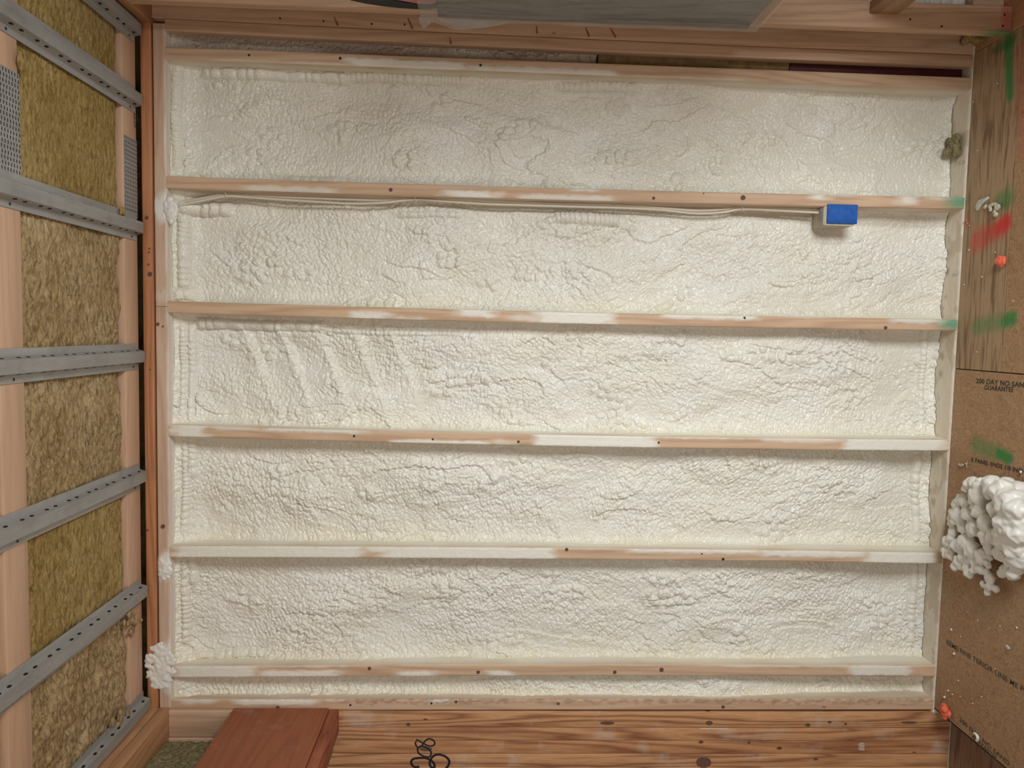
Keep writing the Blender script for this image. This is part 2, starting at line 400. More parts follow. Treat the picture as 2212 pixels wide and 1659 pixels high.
# floor: a strip of plywood along the back wall, then strand board panels; spray paint, dust
def spot(P, c, r, s=1.0, ang=0, p=2.0):
    """soft sprayed patch; c, r in (b, d) metres"""
    x = P[:,0]-c[0]; y = P[:,1]-c[1]; ca, sa = math.cos(ang), math.sin(ang)
    u = (x*ca+y*sa)/r[0]; v = (-x*sa+y*ca)/r[1]
    q = np.sqrt(u*u+v*v)+.10*perlin(P[:,0]*40, P[:,1]*40, 5)
    return s*(1-sm(.35, 1.15, q))
def fl(x, y): p = at(x, y, 0, H); return (p[1], p[2])
def blend(col, mask, c):
    a = mask[:,None]; out = col.copy()
    na = 1-(1-col[:,3:4])*(1-a)
    out[:,:3] = np.where(na > 1e-4, (col[:,:3]*col[:,3:4]*(1-a)+np.array(c)[None]*a)/np.maximum(na, 1e-4), col[:,:3]); out[:,3:4] = na
    return out
def seg_spot(P, p0, p1, w0, w1, s=1.0):
    d = np.array(p1)-np.array(p0); L = np.linalg.norm(d); d = d/L
    t = (P[:,0]-p0[0])*d[0]+(P[:,1]-p0[1])*d[1]; n = np.abs(-(P[:,0]-p0[0])*d[1]+(P[:,1]-p0[1])*d[0])
    tt = np.clip(t/L, 0, 1); e = np.maximum(0, np.maximum(-t, t-L)); w = w0+(w1-w0)*tt
    q = np.sqrt(n*n+e*e)/w+.12*perlin(P[:,0]*50, P[:,1]*50, 9)
    return s*(1-sm(.3, 1.15, q))
def floor_paint(P):
    col = np.zeros((len(P), 4)); col[:,:3] = .3
    # foam dust along the wall
    dd = P[:,1]; dust = .33*(1-sm(-.10, -.015, -(-dd)) if False else .33*sm(-.085, .0, dd))*(1+.6*perlin(P[:,0]*9, P[:,1]*20, 3))
    col = blend(col, np.clip(dust, 0, .6), (.42,.38,.29))
    col = blend(col, np.clip(.45*(fbm(P[:,0]*3, P[:,1]*5, 8)-.05), 0, .5)*sm(.2, -.2, P[:,0]), (.30,.25,.17))
    a0 = fl(2178, 90); a1 = fl(2182, 205)
    col = blend(col, seg_spot(P, a0, a1, .030, .024, .85), GREEN)
    col = blend(col, seg_spot(P, fl(2186, 86), fl(2150, 108), .03, .02, .6), (.01,.13,.02))
    a0 = fl(2160, 432); a1 = fl(2178, 428)
    col = blend(col, seg_spot(P, a0, a1, .035, .042, .55), GREEN)
    col = blend(col, seg_spot(P, fl(2170, 487), fl(2110, 520), .040, .05, .55), RED)
    col = blend(col, seg_spot(P, fl(2176, 478), fl(2158, 492), .030, .03, .8), RED)
    col = blend(col, seg_spot(P, fl(2184, 690), fl(2110, 706), .034, .038, .48), GREEN)
    col = blend(col, seg_spot(P, fl(2186, 687), fl(2172, 695), .03, .028, .8), GREEN)
    col = blend(col, seg_spot(P, fl(2172, 985), fl(2110, 962), .030, .040, .5), GREEN)
    col = blend(col, seg_spot(P, fl(2180, 990), fl(2158, 980), .024, .022, .9), GREEN)
    col = blend(col, seg_spot(P, fl(2205, 120), fl(2212, 330), .05, .03, .25), (.45,.06,.05))
    return col
def slab(name, mat, b, d, top=0.0, th=.018, step=.0045):
    nb = int((b[1]-b[0])/step)+2; nd = int((d[1]-d[0])/step)+2
    B = np.linspace(b[0], b[1], nb); D = np.linspace(d[0], d[1], nd)
    e = .0015
    G = np.stack(np.meshgrid(B, D, indexing='ij'), -1).reshape(-1, 2)
    Z = np.full(len(G), top, float)
    col = floor_paint(G)
    V = np.concatenate([np.column_stack([G, Z]), [[b[0],d[0],top-th],[b[1],d[0],top-th],[b[1],d[1],top-th],[b[0],d[1],top-th]]])
    Fq = [tuple(x)[::-1] for x in gridf(nb, nd)]
    i00, i10, i11, i01 = 0, (nb-1)*nd, nb*nd-1, nd-1; n = len(G)
    Fq += [tuple([n, n+1]+[ (k)*nd for k in range(nb-1,-1,-1)]), tuple([n+2, n+3]+[k*nd+nd-1 for k in range(nb)]),
           tuple([n+3, n]+[k for k in range(nd)]), tuple([n+1, n+2]+[(nb-1)*nd+k for k in range(nd-1,-1,-1)]), (n, n+3, n+2, n+1)]
    col = np.concatenate([col, np.tile([.3,.3,.3,0], (4,1))])
    return mesh_obj(name, V, Fq, mat, attrs=col, smooth=False)
b_seam = at(2120, 801, 0, H)[1]
G_ = .0016
SW = -.235
tag(slab('floor', m_ply, (b_seam+G_, XR-.001), (SW+G_, -.003)), kind='structure')
tag(slab('floor', m_osb, (b_seam+G_, XR-.001), (-.62, SW-G_)), kind='structure')
tag(slab('floor', m_osb, (XL+.008, b_seam-G_), (-.62, -.003)), kind='structure')
tag(slab('floor', m_osb, (XL+.008, XR-.001), (-4.2, -.6225), step=.05), kind='structure')
tag(box('floor', m_void, (H+.0185, H+.0187), (XL+.01, XR-.002), (-4.2, .135)), kind='structure')
tag(box('floor', m_void, (H-.0003, H+.018), (XL+.0035, XL+.0078), (-4.2, -.004)), kind='structure')  # thin black strip: painted-in shade of the gap along the floor edge
LOW = .066
tag(slab('floor', m_ply2, (XL-.7, XL+.004), (-4.2, .139), top=-LOW, th=.02, step=.05), kind='structure')

# ----------------------------------------------------------------- back wall studs
def curve_b(pts, edge_off):
    """pts: photo points of a stud's upper edge -> b(a) as a smooth function"""
    A = np.array([at(x, y, 2, 0) for x, y in pts]); k = min(2, len(pts)-1)
    co = np.polyfit(A[:,0], A[:,1], k); return lambda a: np.polyval(co, a)+edge_off
SWD = .0385
STUD = {
 1: [(360,101),(1050,127),(1600,148),(2090,167)],
 2: [(362,380),(700,391),(1000,401.5),(1300,410),(1700,417),(2085,427)],
 3: [(362,650),(1000,669),(1400,678),(1700,684),(2060,690)],
 4: [(370,918),(1100,937),(1600,946),(2050,950)],
 5: [(400,1180),(1200,1183),(1640,1190),(2030,1194)],
 6: [(370,1440),(1100,1437),(1600,1437),(2020,1439)],
 7: [(370,1511),(1100,1511),(1600,1511),(2018,1511)]}
top = {k: curve_b(v, 0) for k, v in STUD.items()}
A_END = H-.002
def axp(x, k): # photo x along stud k -> a
    y = np.interp(x, [p[0] for p in STUD[k]], [p[1] for p in STUD[k]]); return at(x, y, 2, 0)[0]
# overspray on the front faces: (x0, x1, v0, v1, strength), v from the upper edge (0) to the lower edge (1)
OVER = {
 1: [(740,1010,.35,1.3,.95),(1000,1340,.55,1.3,.8),(470,760,.8,1.4,.4),(1330,1600,.85,1.4,.4)],
 2: [(520,740,.55,1.3,.6),(955,1080,.45,1.1,.85),(1120,1330,.55,1.2,.6),(1225,1300,-.3,.2,.7),(1750,1800,-.3,.45,.85),(1790,1850,-.4,.1,.5),(1935,1985,-.2,.75,.8),(2000,2090,-.3,.25,.45)],
 3: [(750,850,.45,1.2,.85),(840,930,.8,1.3,.5),(975,1075,-.2,.62,.9),(1090,1220,.3,.8,.5),(1150,1330,-.2,1.1,.92),(1420,1640,-.3,.35,.85),(1700,1800,-.3,.1,.4),(1915,2070,-.3,.4,.75)],
 4: [(360,450,-.2,1.2,.97),(445,560,-.3,.3,.6),(560,790,-.3,.3,.8),(840,1060,.75,1.3,.9),(1060,1110,.5,1.2,.5),(1150,1425,-.2,1.3,.97),(1425,1700,-.3,.12,.6),(1640,1830,-.3,.35,.6),(1820,2052,-.2,1.3,.93)],
 5: [(368,790,-.2,1.3,.97),(780,880,-.2,.5,.9),(820,1208,-.2,1.3,.96),(1208,1350,-.3,.1,.5),(1350,1650,-.3,.35,.85),(1640,1870,-.3,.55,.9),(1860,2032,-.2,1.3,.95)],
 6: [(368,560,-.2,1.3,.97),(550,740,.45,1.3,.95),(560,760,-.3,.12,.6),(855,955,.55,1.2,.9),(1045,1115,.5,1.2,.85),(1560,1900,-.3,.2,.4),(1830,1975,-.2,.9,.85),(1230,1420,-.5,-.05,.5)],
 7: [(380,470,-.2,.4,.7),(495,690,-.2,.5,.9),(925,980,-.1,.4,.75),(690,760,-.2,.15,.5)]}
SIDE_UP = {1:.25, 2:.9, 3:.95, 4:.97, 5:.97, 6:.9, 7:.55}     # how far the face turned to the right wall is coated
SIDE_DN = {1:.9, 2:.45, 3:.6, 4:.75, 5:.85, 6:.8, 7:.0}
def stud_paint(k):
    def f(P):
        bt = top[k](P[:,0])*0+0  # section is built straight, path added later
        v = (SWD-P[:,1])/SWD; a = P[:,0]; d = P[:,2]
        w = .045*fbm(a*14, v*1.5, k*7, 3); wv = .18*fbm(a*25, v*2, k*7+3, 3)
        m = np.zeros(len(P))
        for (x0, x1, v0, v1, s) in OVER[k]:
            a0, a1 = axp(x0, k), axp(x1, k)
            ta = sm(a0-.02, a0+.045, a+w)*(1-sm(a1-.045, a1+.02, a+w))
            tv = sm(v0-.14, v0+.14, v+wv)*(1-sm(v1-.14, v1+.14, v+wv))
            m = np.maximum(m, s*ta*tv)
        front = d < .004
        up = P[:,1] > SWD-.001; dn = P[:,1] < .001
        sd = sm(-.002, .05, d+.022*fbm(a*6, 0*a, k+40, 3))
        n_ = .5+.9*fbm(a*4, d*9, k+60, 3)
        mu = np.clip(SIDE_UP[k]*(sd*.6+.4)+.25*(n_-.5), 0, .98); md = np.clip(SIDE_DN[k]*(sd*.7+.3)+.4*(n_-.5), 0, .95)
        m = np.where(up, np.maximum(mu, 0), np.where(dn, md, m))
        c = np.zeros((len(P), 4)); c[:,:3] = (.84,.80,.70); c[:,3] = np.clip(m, 0, 1)
        yl = np.clip(.5+1.2*fbm(a*5, d*12, 90+k, 2), 0, 1)*(up|dn)
        c[:,:3] = c[:,:3]*(1-yl[:,None])+np.array((.84,.79,.63))*yl[:,None]
        if k in (2, 3):
            gm = sm(H-.10, H-.02, a)*(~up)*(~dn)*.75; gm = gm*(1-.3*sm(.5, 1, v)); c = blend(c, gm, (.05,.30,.17))
        if k == 7:
            ro = sm(.42, .3, v+.5*fbm(a*30, v*3, 4, 3))*front*sm(axp(640,7), axp(800,7), a); c = blend(c, .55*ro*np.clip(.5+2*fbm(a*40, v*5, 6), 0, 1), (.26,.13,.07))
        return c
    return f
SLAB = {1:'rightmost full stud, next to the narrow dark gap by the window side', 2:'stud carrying the blue taped outlet box and cables',
 3:'stud with green paint at its foot, directly left of the outlet stud', 4:'stud with a long foam coated middle, second left of the outlet stud',
 5:'stud foam coated at both ends, third left of the outlet stud', 6:'stud beside the very narrow foam strip near the doorway',
 7:'end stud against the laminated post at the doorway'}
for k in range(1, 8):
    off = top[k]
    o = lumber('wall_stud', m_stud, (.001, A_END), (0, SWD), (0, .139), 'a', step=.005, pstep=.0042,
               path=(lambda T, f=off: np.stack([0*T, f(T)-SWD, 0*T], 1)), paint=stud_paint(k), disp=.0022, seed=k)
    tag(o, 'pine wall '+SLAB[k], 'stud')
# double stud in the right-hand corner
ccb = curve_b([(400,68),(700,83),(1300,111),(1914,136.5)], 0)
cct = curve_b([(400,43),(700,60),(1300,88),(1914,113.7)], .0)
def nomark(P):
    c = np.zeros((len(P), 4)); c[:,:3] = (.8,.75,.64)
    c[:,3] = .35*sm(.01, .06, P[:,2]); return c
o = lumber('wall_stud', m_pine_z, (.001, A_END), (0, .0375), (0, .036), 'a', step=.05, path=(lambda T: np.stack([0*T, ccb(T), 0*T], 1)), paint=nomark)
tag(o, 'plain pine stud closing the corner, across the dark narrow gap from the rightmost full stud', 'stud')
cpost = lumber('corner_post', m_pine_z, (-.0385, H-.0065), (0, .12), (-.003, .139), 'a', step=.05, path=(lambda T: np.stack([0*T, ccb(T)+.0385, 0*T], 1)), paint=nomark)
tag(cpost, 'broad pine corner post with slanted toe nails, behind the plastic wrapped window', 'post')
for (x, y, x2, y2) in [(722,37,730,55),(881,39,891,62),(1159,56,1160,72),(1265,60,1273,79),(1318,60,1330,80),(972,80,974,94)]:
    p = at(x, y, 2, -.0045); q = at(x2, y2, 2, -.0045)
    dv = np.array([q[0]-p[0], q[1]-p[1]]); n = np.array([-dv[1], dv[0]])/np.linalg.norm(dv)*.0035
    V = [W((p[0]-n[0]*.4, p[1]-n[1]*.4, -.0046)), W((p[0]+n[0]*.4, p[1]+n[1]*.4, -.0046)), W((q[0]+n[0], q[1]+n[1], -.0046)), W((q[0]-n[0], q[1]-n[1], -.0046))]
    V += [(v[0], v[1]+.004, v[2]) for v in V]
    mesh_obj('toe_nail_slot', V, [(0,1,2,3),(7,6,5,4),(0,4,5,1),(1,5,6,2),(2,6,7,3),(3,7,4,0)], m_redpine, parent=cpost)

# plates
def plate_paint(P):
    c = np.zeros((len(P), 4)); c[:,:3] = (.80,.76,.68); m = np.zeros(len(P))
    b = P[:,1]; a = P[:,0]
    for (y, r, s) in ((450,.06,.9),(1225,.06,.95),(1440,.12,1.0),(640,.03,.3)):
        bb = at(350, y, 2, 0)[1]; q = np.sqrt(((b-bb)/r)**2+((a-.0)/.055)**2)+.35*fbm(b*18, a*30, int(y), 3)
        m = np.maximum(m, s*(1-sm(.5, 1.1, q)))
    ed = sm(-.012, .0, a)*np.clip(.3+1.5*fbm(b*6, 0*b, 31, 3), 0, 1); m = np.maximum(m, .7*ed)
    und = a > -.001; m = np.where(und, np.clip(.55+.5*sm(0, .05, P[:,2]), 0, .97), m)
    c[:,3] = np.clip(m, 0, 1); return c
b_j = at(345, 662, 2, 0)[1]
pl = lumber('top_plate', m_plate, (-.0385, 0), (b_j+.0006, XR+.0005), (0, .139), 'b', step=.008, pstep=.005, paint=plate_paint, disp=.003)
tag(pl, 'pale pine plate capping the studs nearest the window corner, above the joint', 'top plate')
pl = lumber('top_plate', m_plate, (-.0385, 0), (XL-.012, b_j-.0006), (0, .139), 'b', step=.008, pstep=.005, paint=plate_paint, disp=.004, seed=3)
tag(pl, 'pale pine plate capping the studs nearest the doorway, with a foam blob over it', 'top plate')
pl = lumber('top_plate', m_plate_o, (-.0775, -.0435), (XL-.012, XR+.0005), (-.003, .139), 'b', step=.012, pstep=.006, paint=lambda P: plate_paint(P)*np.array([1,1,1,0])+np.array([0,0,0,1])*(plate_paint(P)[:,3:4]*(np.abs(P[:,1:2]-at(330,1440,2,0)[1])<.2)*.9), rough=.0009)
tag(pl, 'orange-brown rough pine plate running unbroken along the ceiling gap', 'top plate')
plates_ = [o for o in C.objects if o.name.startswith('top_plate')]
def bp_paint(P):
    c = np.zeros((len(P), 4)); n = fbm(P[:,1]*8, P[:,2]*14, 5, 4)
    c[:,:3] = np.where((n > .12)[:,None], np.array((.62,.54,.41)), np.array((.76,.69,.56)))
    c[:,3] = np.clip(.88-.3*np.abs(n), 0, 1)
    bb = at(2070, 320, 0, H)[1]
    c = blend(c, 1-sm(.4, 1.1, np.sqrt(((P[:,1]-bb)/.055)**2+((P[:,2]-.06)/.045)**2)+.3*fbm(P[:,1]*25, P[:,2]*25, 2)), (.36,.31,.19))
    for y, r in ((545,.012),(585,.02),(640,.01),(770,.02),(810,.018),(1100,.02)):
        bb = at(2060, y, 0, H)[1]; c = blend(c, .7*(1-sm(.4, 1.1, np.sqrt(((P[:,1]-bb)/r)**2+((P[:,2]-.07)/r)**2)+.3*fbm(P[:,1]*60, P[:,2]*60, 2))), (.40,.34,.2))
    return c
pl = lumber('bottom_plate', m_plate, (H-.0015, H+.037), (XL-.012, XR+.13), (.0005, .139), 'b', step=.008, pstep=.006, paint=bp_paint, disp=.004, seed=9)
tag(pl, 'foam dusted plate at the foot of the studs along the floor', 'bottom plate')

# ----------------------------------------------------------------- spray foam in the bays
def rope_wob(al, seed, wob=.006): return wob*perlin(al*5, 0*al, seed+1)+.4*wob*perlin(al*17, 0*al, seed+9)
def bead(dist, along, off, r, seed, seg=32.0, wob=.006):
    """ropey bead of foam: dist from an edge, segmented along its length"""
    s = along+.006*perlin(along*20, dist*30, seed)
    c = off+rope_wob(along, seed, wob)
    ph = s*seg+1.6*perlin(s*9, 0*s, seed+2); fr = ph-np.floor(ph)
    sg = np.sqrt(np.clip(1-(2*fr-1)**2*.8, 0, 1)); rr = r*(.72+.28*sg)*(1+.18*perlin(s*6, 0*s, seed+5))
    x = (dist-c)/rr
    return rr*np.sqrt(np.clip(1-x*x, 0, 1))*(.8+.2*sg)
def foam_h(A, B, tU, tD, seed, cfg):
    """height of the foam skin above its base; A, B in metres, tU/tD distance to the studs on either side"""
    u = A+.010*perlin(A*9, B*9, seed+1)+.0030*perlin(A*40, B*40, seed+2)
    v = B+.010*perlin(A*9+9, B*9, seed+3)+.0030*perlin(A*40, B*40+7, seed+4)
    big = fbm(A*2.2, B*5, seed+10, 3)
    m1 = np.clip(.70+1.1*fbm(A*3.3, B*6, seed+11, 2)+cfg.get('rough', 0), .30, 1.35)
    m2 = np.clip(.55+1.1*fbm(A*7, B*9, seed+12, 2), .15, 1.1)
    def lay(ang, sx, sd, st=1.55):
        c_, s_ = math.cos(ang), math.sin(ang); U = (u*c_+v*s_)*sx; V_ = (-u*s_+v*c_)*sx*st
        w = worley(U, V_, sd); return np.clip(1-1.55*w*w, -.3, 1)
    g = cfg.get('ang', .5); wA = sm(-.12, .12, perlin(A*2.4, B*4, seed+14))      # two flow directions
    dA = lay(g, 46, seed+23)*wA+lay(g+1.3, 46, seed+24)*(1-wA)
    dB = lay(g+.2, 70, seed+25, 1.4)*wA+lay(g+1.5, 70, seed+26, 1.4)*(1-wA)
    dC = lay(g+.4, 112, seed+27, 1.3)
    bl = np.abs(perlin(u*17, v*21, seed+20))
    b2 = np.abs(perlin(u*46, v*52, seed+21))
    h = .018*big+m1*(.0062*dA*m2+.0058*dB+.0060*bl+.0014*b2)+.0026*dC*(.45+.55*m1)
    # overlapping passes: low steps with scalloped fronts, here and there
    for k, (fa, fb, amp) in enumerate(((2.1, 4.6, .0075), (4.6, 8.5, .0045))):
        q = fbm(u*fa, v*fb, seed+30+k, 2)*3.2+.10*dA+.05*dB
        st = np.floor(q)+sm(.0, .09, q-np.floor(q)); h = h+amp*(st-q+.5)*sm(-.1, .25, perlin(A*3, B*5, seed+36+k))
    # blobs: smooth rounded bubbles in strings
    wb = worley(u*30, v*30, seed+40); mb = sm(.20, .42, fbm(A*5, B*8, seed+41, 2)); h = h+mb*.010*np.sqrt(np.clip(1-(wb/.5)**2, 0, 1))
    if cfg.get('gut'):
        g0 = sm(.12, .2, A)*(1-sm(2.15, 2.3, A)); h = h-g0*.024*np.exp(-((tU-.004)/.020)**2)
    # rope of foam below the stud to the right, and along the plates
    er = cfg.get('rope', [])
    for (side, x0, x1, off, r, sg) in er:
        if side == 'up': dist, al = tU, A; m_ = sm(x0-.02, x0+.02, A)*(1-sm(x1-.02, x1+.02, A))
        elif side == 'dn': dist, al = tD, A; m_ = sm(x0-.02, x0+.02, A)*(1-sm(x1-.02, x1+.02, A))
        elif side == 'top': dist, al = A, B; m_ = sm(x0-.02, x0+.02, B)*(1-sm(x1-.02, x1+.02, B))
        else: dist, al = (H-A), B; m_ = sm(x0-.02, x0+.02, B)*(1-sm(x1-.02, x1+.02, B))
        bd = bead(dist, al, off, r, seed+50+len(side)+int(x0*10), sg)
        k_ = (bd > r*.12); cc_ = off+rope_wob(al, seed+50+len(side)+int(x0*10))
        flat = h*.25
        h = np.where(k_, h*(1-m_)+(flat+bd*1.3)*m_, h-m_*.004*np.exp(-((dist-cc_-r*1.0)/.0035)**2)*(.4+.6*sm(-.2,.3,perlin(al*9, 0*al, seed+66))))
    return h
def bays():
    tp = 1e-3
    return [
     # name key, upper edge fn, lower edge fn, seed, cfg, label
     (1, lambda a: top[1](a)-SWD, lambda a: top[2](a), 101, dict(rough=-.28, ang=1.4, rope=[('up', .10, .36, .022, .021, 24), ('up', .36, .58, .022, .020, 26), ('up', .58, .98, .017, .017, 55), ('up', 1.28, 1.55, .02, .018, 40), ('dn', .38, .55, .015, .015, 20), ('top', .5, .84, .022, .018, 60)], base=.078), 'smooth cream spray foam filling the stud bay nearest the window side'),
     (2, lambda a: top[2](a)-SWD, lambda a: top[3](a), 202, dict(rough=.05, gut=1, rope=[('top', .08, .36, .036, .022, 42), ('up', .0, .18, .05, .026, 26), ('up', .75, .95, .05, .014, 40), ('up', 1.28, 1.5, .05, .024, 50), ('dn', .0, .07, .025, .024, 20)], base=.082), 'lumpy cream spray foam in the bay below the cables and the blue outlet box'),
     (3, lambda a: top[3](a)-SWD, lambda a: top[4](a), 303, dict(rough=.1, ang=1.2, diag=True, rope=[('up', .07, .50, .03, .020, 22), ('up', .50, .95, .045, .012, 60), ('top', -.30, .0, .030, .013, 60), ('top', -.3, -.0, .055, .014, 30), ('bot', -.3, .1, .05, .014, 50)], base=.086), 'cream spray foam with diagonal ridges in the middle stud bay'),
     (4, lambda a: top[4](a)-SWD, lambda a: top[5](a), 404, dict(rough=.22, rope=[('top', -.7, -.4, .034, .016, 60), ('top', -.52, -.38, .056, .018, 36), ('bot', -.7, -.4, .05, .02, 26)], base=.086), 'wrinkled cream spray foam in the stud bay second from the doorway end'),
     (5, lambda a: top[5](a)-SWD, lambda a: top[6](a), 505, dict(rough=.3, ang=.9, rope=[('top', -1.1, -.8, .034, .017, 50), ('top', -.9, -.78, .056, .018, 30), ('dn', .06, .3, .018, .016, 26), ('bot', -1.1, -.8, .045, .018, 30)], base=.084), 'pebbly cream spray foam in the last wide stud bay before the doorway'),
    ]
def foam_bay(fU, fD, seed, cfg, label, mat=m_foam, a0=.0028, a1=H-.006, res=.0022, name='spray_foam', extra=None):
    na = int((a1-a0)/res)+1; wd = float(np.mean(fU(np.array([.5,1.5]))-fD(np.array([.5,1.5])))); nb = max(6, int(wd/res)+1)
    A = np.linspace(a0, a1, na)[:,None]*np.ones((1, nb)); T = np.linspace(0, 1, nb)[None,:]*np.ones((na, 1))
    BU, BD = fU(A), fD(A); B = BD+(BU-BD)*T
    tU = BU-B; tD = B-BD
    h = foam_h(A, B, tU, tD, seed, cfg)
    base = cfg.get('base', .085)+.030*sm(1.9, 2.6, A)+.010*sm(.3, .0, A)*0-.022*sm(.10, .0, A)+.012*fbm(A*1.2, B*3, seed+70, 2)
    # the skin climbs a little at the studs and at the plates
    ed = .010*np.exp(-tU/.008)+.014*np.exp(-tD/.010)+.012*np.exp(-A/.01)+.02*np.exp(-(H-A)/.018)
    D = base-h-ed
    if extra is not None: D = D-extra(A, B)
    D = np.clip(D, cfg.get('min', .012), .135)
    # small sideways swell so that lumps overhang
    col = np.zeros((na, nb, 4)); 
    ylw = (.80,.73,.50)
    yn = np.exp(-(tD+.012*fbm(A*8, 0*A, seed+80, 3))/.016)*np.clip(.75+1.0*fbm(A*2.2, 0*A, seed+81, 2), 0, 1)
    yn = np.maximum(yn, .5*np.exp(-A/.02))
    col[:,:,:3] = ylw; col[:,:,3] = np.clip(yn*.75, 0, .8)
    cr = col.reshape(-1,4)
    # thin yellow-brown rims where ropes of foam end
    Pm = np.clip(2.2*(fbm(A*4, B*7, seed+85, 3)-.22), 0, .45).reshape(-1)
    cr = blend(cr, Pm, (.78,.74,.62))
    if cfg.get('dirt'): cr = blend(cr, cfg['dirt'](A, B).reshape(-1), (.38,.33,.2))
    V = np.stack([B, D, H-A], -1).reshape(-1,3)
    Fq = gridf(na, nb)
    o = mesh_obj(name, V, Fq, mat, smooth=True, attrs=cr)
    return tag(o, label, 'spray foam')
def ridges(A, B):
    # diagonal lapped ridges of the middle bay
    t = (A-.24)-(.0-B)*.42; x = t/.125; f = x-np.floor(x)
    m_ = sm(.17, .24, A)*(1-sm(.72, .9, A))*sm(.01, .06, top[3](A)-SWD-B)*(1-sm(.15,.32, top[3](A)-SWD-B)*.6)
    p = np.where(f < .78, (f/.78)**2, 1-((f-.78)/.22))
    return m_*.013*p*(1+.4*perlin(A*60, B*60, 3))
for (k, fU, fD, seed, cfg, label) in bays():
    ex = ridges if k == 3 else None
    if k == 1:
        bb = at(2070, 320, 2, .09)[1]
    foam_bay(fU, fD, seed, cfg, label, extra=ex)
foam_bay(lambda a: top[6](a)-SWD, lambda a: top[7](a), 606, dict(rough=.3, base=.062, min=.02), 'thin strip of white spray foam squeezed between the two studs by the doorway', mat=m_foam)
# the narrow gap beside the corner stud: foam in its upper half only, then bare sheathing and membrane
a_mid = at(1290, 125, 2, .05)[0]
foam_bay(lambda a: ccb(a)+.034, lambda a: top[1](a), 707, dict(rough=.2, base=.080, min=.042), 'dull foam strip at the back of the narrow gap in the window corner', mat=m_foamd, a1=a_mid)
aa, ab = at(1690, 150, 2, .12)[0], at(2062, 160, 2, .12)[0]
tag(box('flashing_membrane', m_membrane, (aa, ab), (top[1](2.0)+.0035, ccb(2.5)+.025), (.052, .058)), 'dark red membrane strip at the bottom of the narrow corner gap', 'membrane')
tag(box('sheathing_strip', m_sheath, (a_mid+.004, aa-.003), (top[1](2.0)+.0045, ccb(2.0)+.025), (.052, .064)), 'bare brown board visible at the back of the narrow corner gap', 'board')
random.seed(4)
rn = np.random.RandomState(5)

def lump(P0, r, sub=3, amp=.25, sq=(1,1,1), seed=0, nf=2.2):
    bm = bmesh.new(); bmesh.ops.create_icosphere(bm, subdivisions=sub, radius=1.0)
    V = np.array([v.co[:] for v in bm.verts]); Fc = [[v.index for v in f.verts] for f in bm.faces]; bm.free()
    n = perlin(V[:,0]*nf+seed*3.1, V[:,1]*nf+V[:,2]*nf*.7, seed)+.5*perlin(V[:,1]*nf*2+V[:,2], V[:,0]*nf*2-V[:,2]*2, seed+1)
    V = V*(1+amp*n)[:,None]*np.array(sq)*r
    return V+np.array(P0), Fc
def join(parts):
    V = []; Fc = []; n = 0
    for v, f in parts: V.append(v); Fc += [[i+n for i in q] for q in f]; n += len(v)
    return np.concatenate(V), Fc
def remesh(o, vox, smooth=2, it=4):
    r = o.modifiers.new('remesh', 'REMESH'); r.mode = 'VOXEL'; r.voxel_size = vox; r.use_smooth_shade = True
    s = o.modifiers.new('smooth', 'SMOOTH'); s.iterations = it; s.factor = .5
def blob(name, mat, parts, label, cat, vox=.004, parent=None, it=3, group=None):
    V, Fc = join(parts); o = mesh_obj(name, V, Fc, mat, parent, smooth=True); remesh(o, vox, it=it)
    if label: tag(o, label, cat, group)
    return o
# blobs of foam pushed out over the plates
def over_blob(x, y, rx, ry, n0, label, seed, thick=.012, pd=-.004):
    rs = np.random.RandomState(seed); pr = []; n = int(n0*2.2)
    for i in range(n):
        q = math.sqrt(rs.rand()); t = rs.rand()*6.283; p = at(x+rx*q*math.cos(t), y+ry*q*math.sin(t), 2, pd)
        r = rs.uniform(.006, .012)*(1.25-q*.5)
        pr.append(lump(W((p[0], p[1], pd-thick*.0+.004)), r, 2, .25, (1, .7, 1), seed+i))
    return blob('foam_blob', m_foamw, pr, label, 'foam', vox=.003, it=2)
over_blob(345, 1440, 34, 50, 80, 'bubbly white foam blob spilling over both top plates by the doorway', 11)
over_blob(356, 1228, 13, 26, 26, 'small white foam blob on the top plate between doorway and middle bay', 12)
over_blob(367, 452, 13, 30, 26, 'white foam blob on the top plate where the cables start', 13)

# ----------------------------------------------------------------- cables and outlet box on stud 2
def tube(pts, r, seg=8, sub=6, flat=1.0):
    P = np.array(pts, float); n = len(P); t = np.linspace(0, n-1, (n-1)*sub+1)
    out = []
    for q in t:
        i = min(int(q), n-2); f = q-i; p0, p1, p2, p3 = P[max(i-1,0)], P[i], P[i+1], P[min(i+2,n-1)]
        out.append(.5*((2*p1)+(-p0+p2)*f+(2*p0-5*p1+4*p2-p3)*f*f+(-p0+3*p1-3*p2+p3)*f**3))
    out = np.array(out); V = []
    for i, p in enumerate(out):
        tg = out[min(i+1, len(out)-1)]-out[max(i-1, 0)]; tg = tg/np.linalg.norm(tg)
        up = np.array([0,1,0.]); s_ = np.cross(tg, up); s_ /= max(1e-6, np.linalg.norm(s_)); n_ = np.cross(s_, tg)
        for k in range(seg):
            a_ = 2*math.pi*k/seg; V.append(p+r*(math.cos(a_)*s_*flat+math.sin(a_)*n_))
    m_ = len(out); Fc = [(i*seg+k, i*seg+(k+1)%seg, (i+1)*seg+(k+1)%seg, (i+1)*seg+k) for i in range(m_-1) for k in range(seg)]
    Fc += [tuple(range(seg))[::-1], tuple(range((m_-1)*seg, m_*seg))]
    return np.array(V), Fc
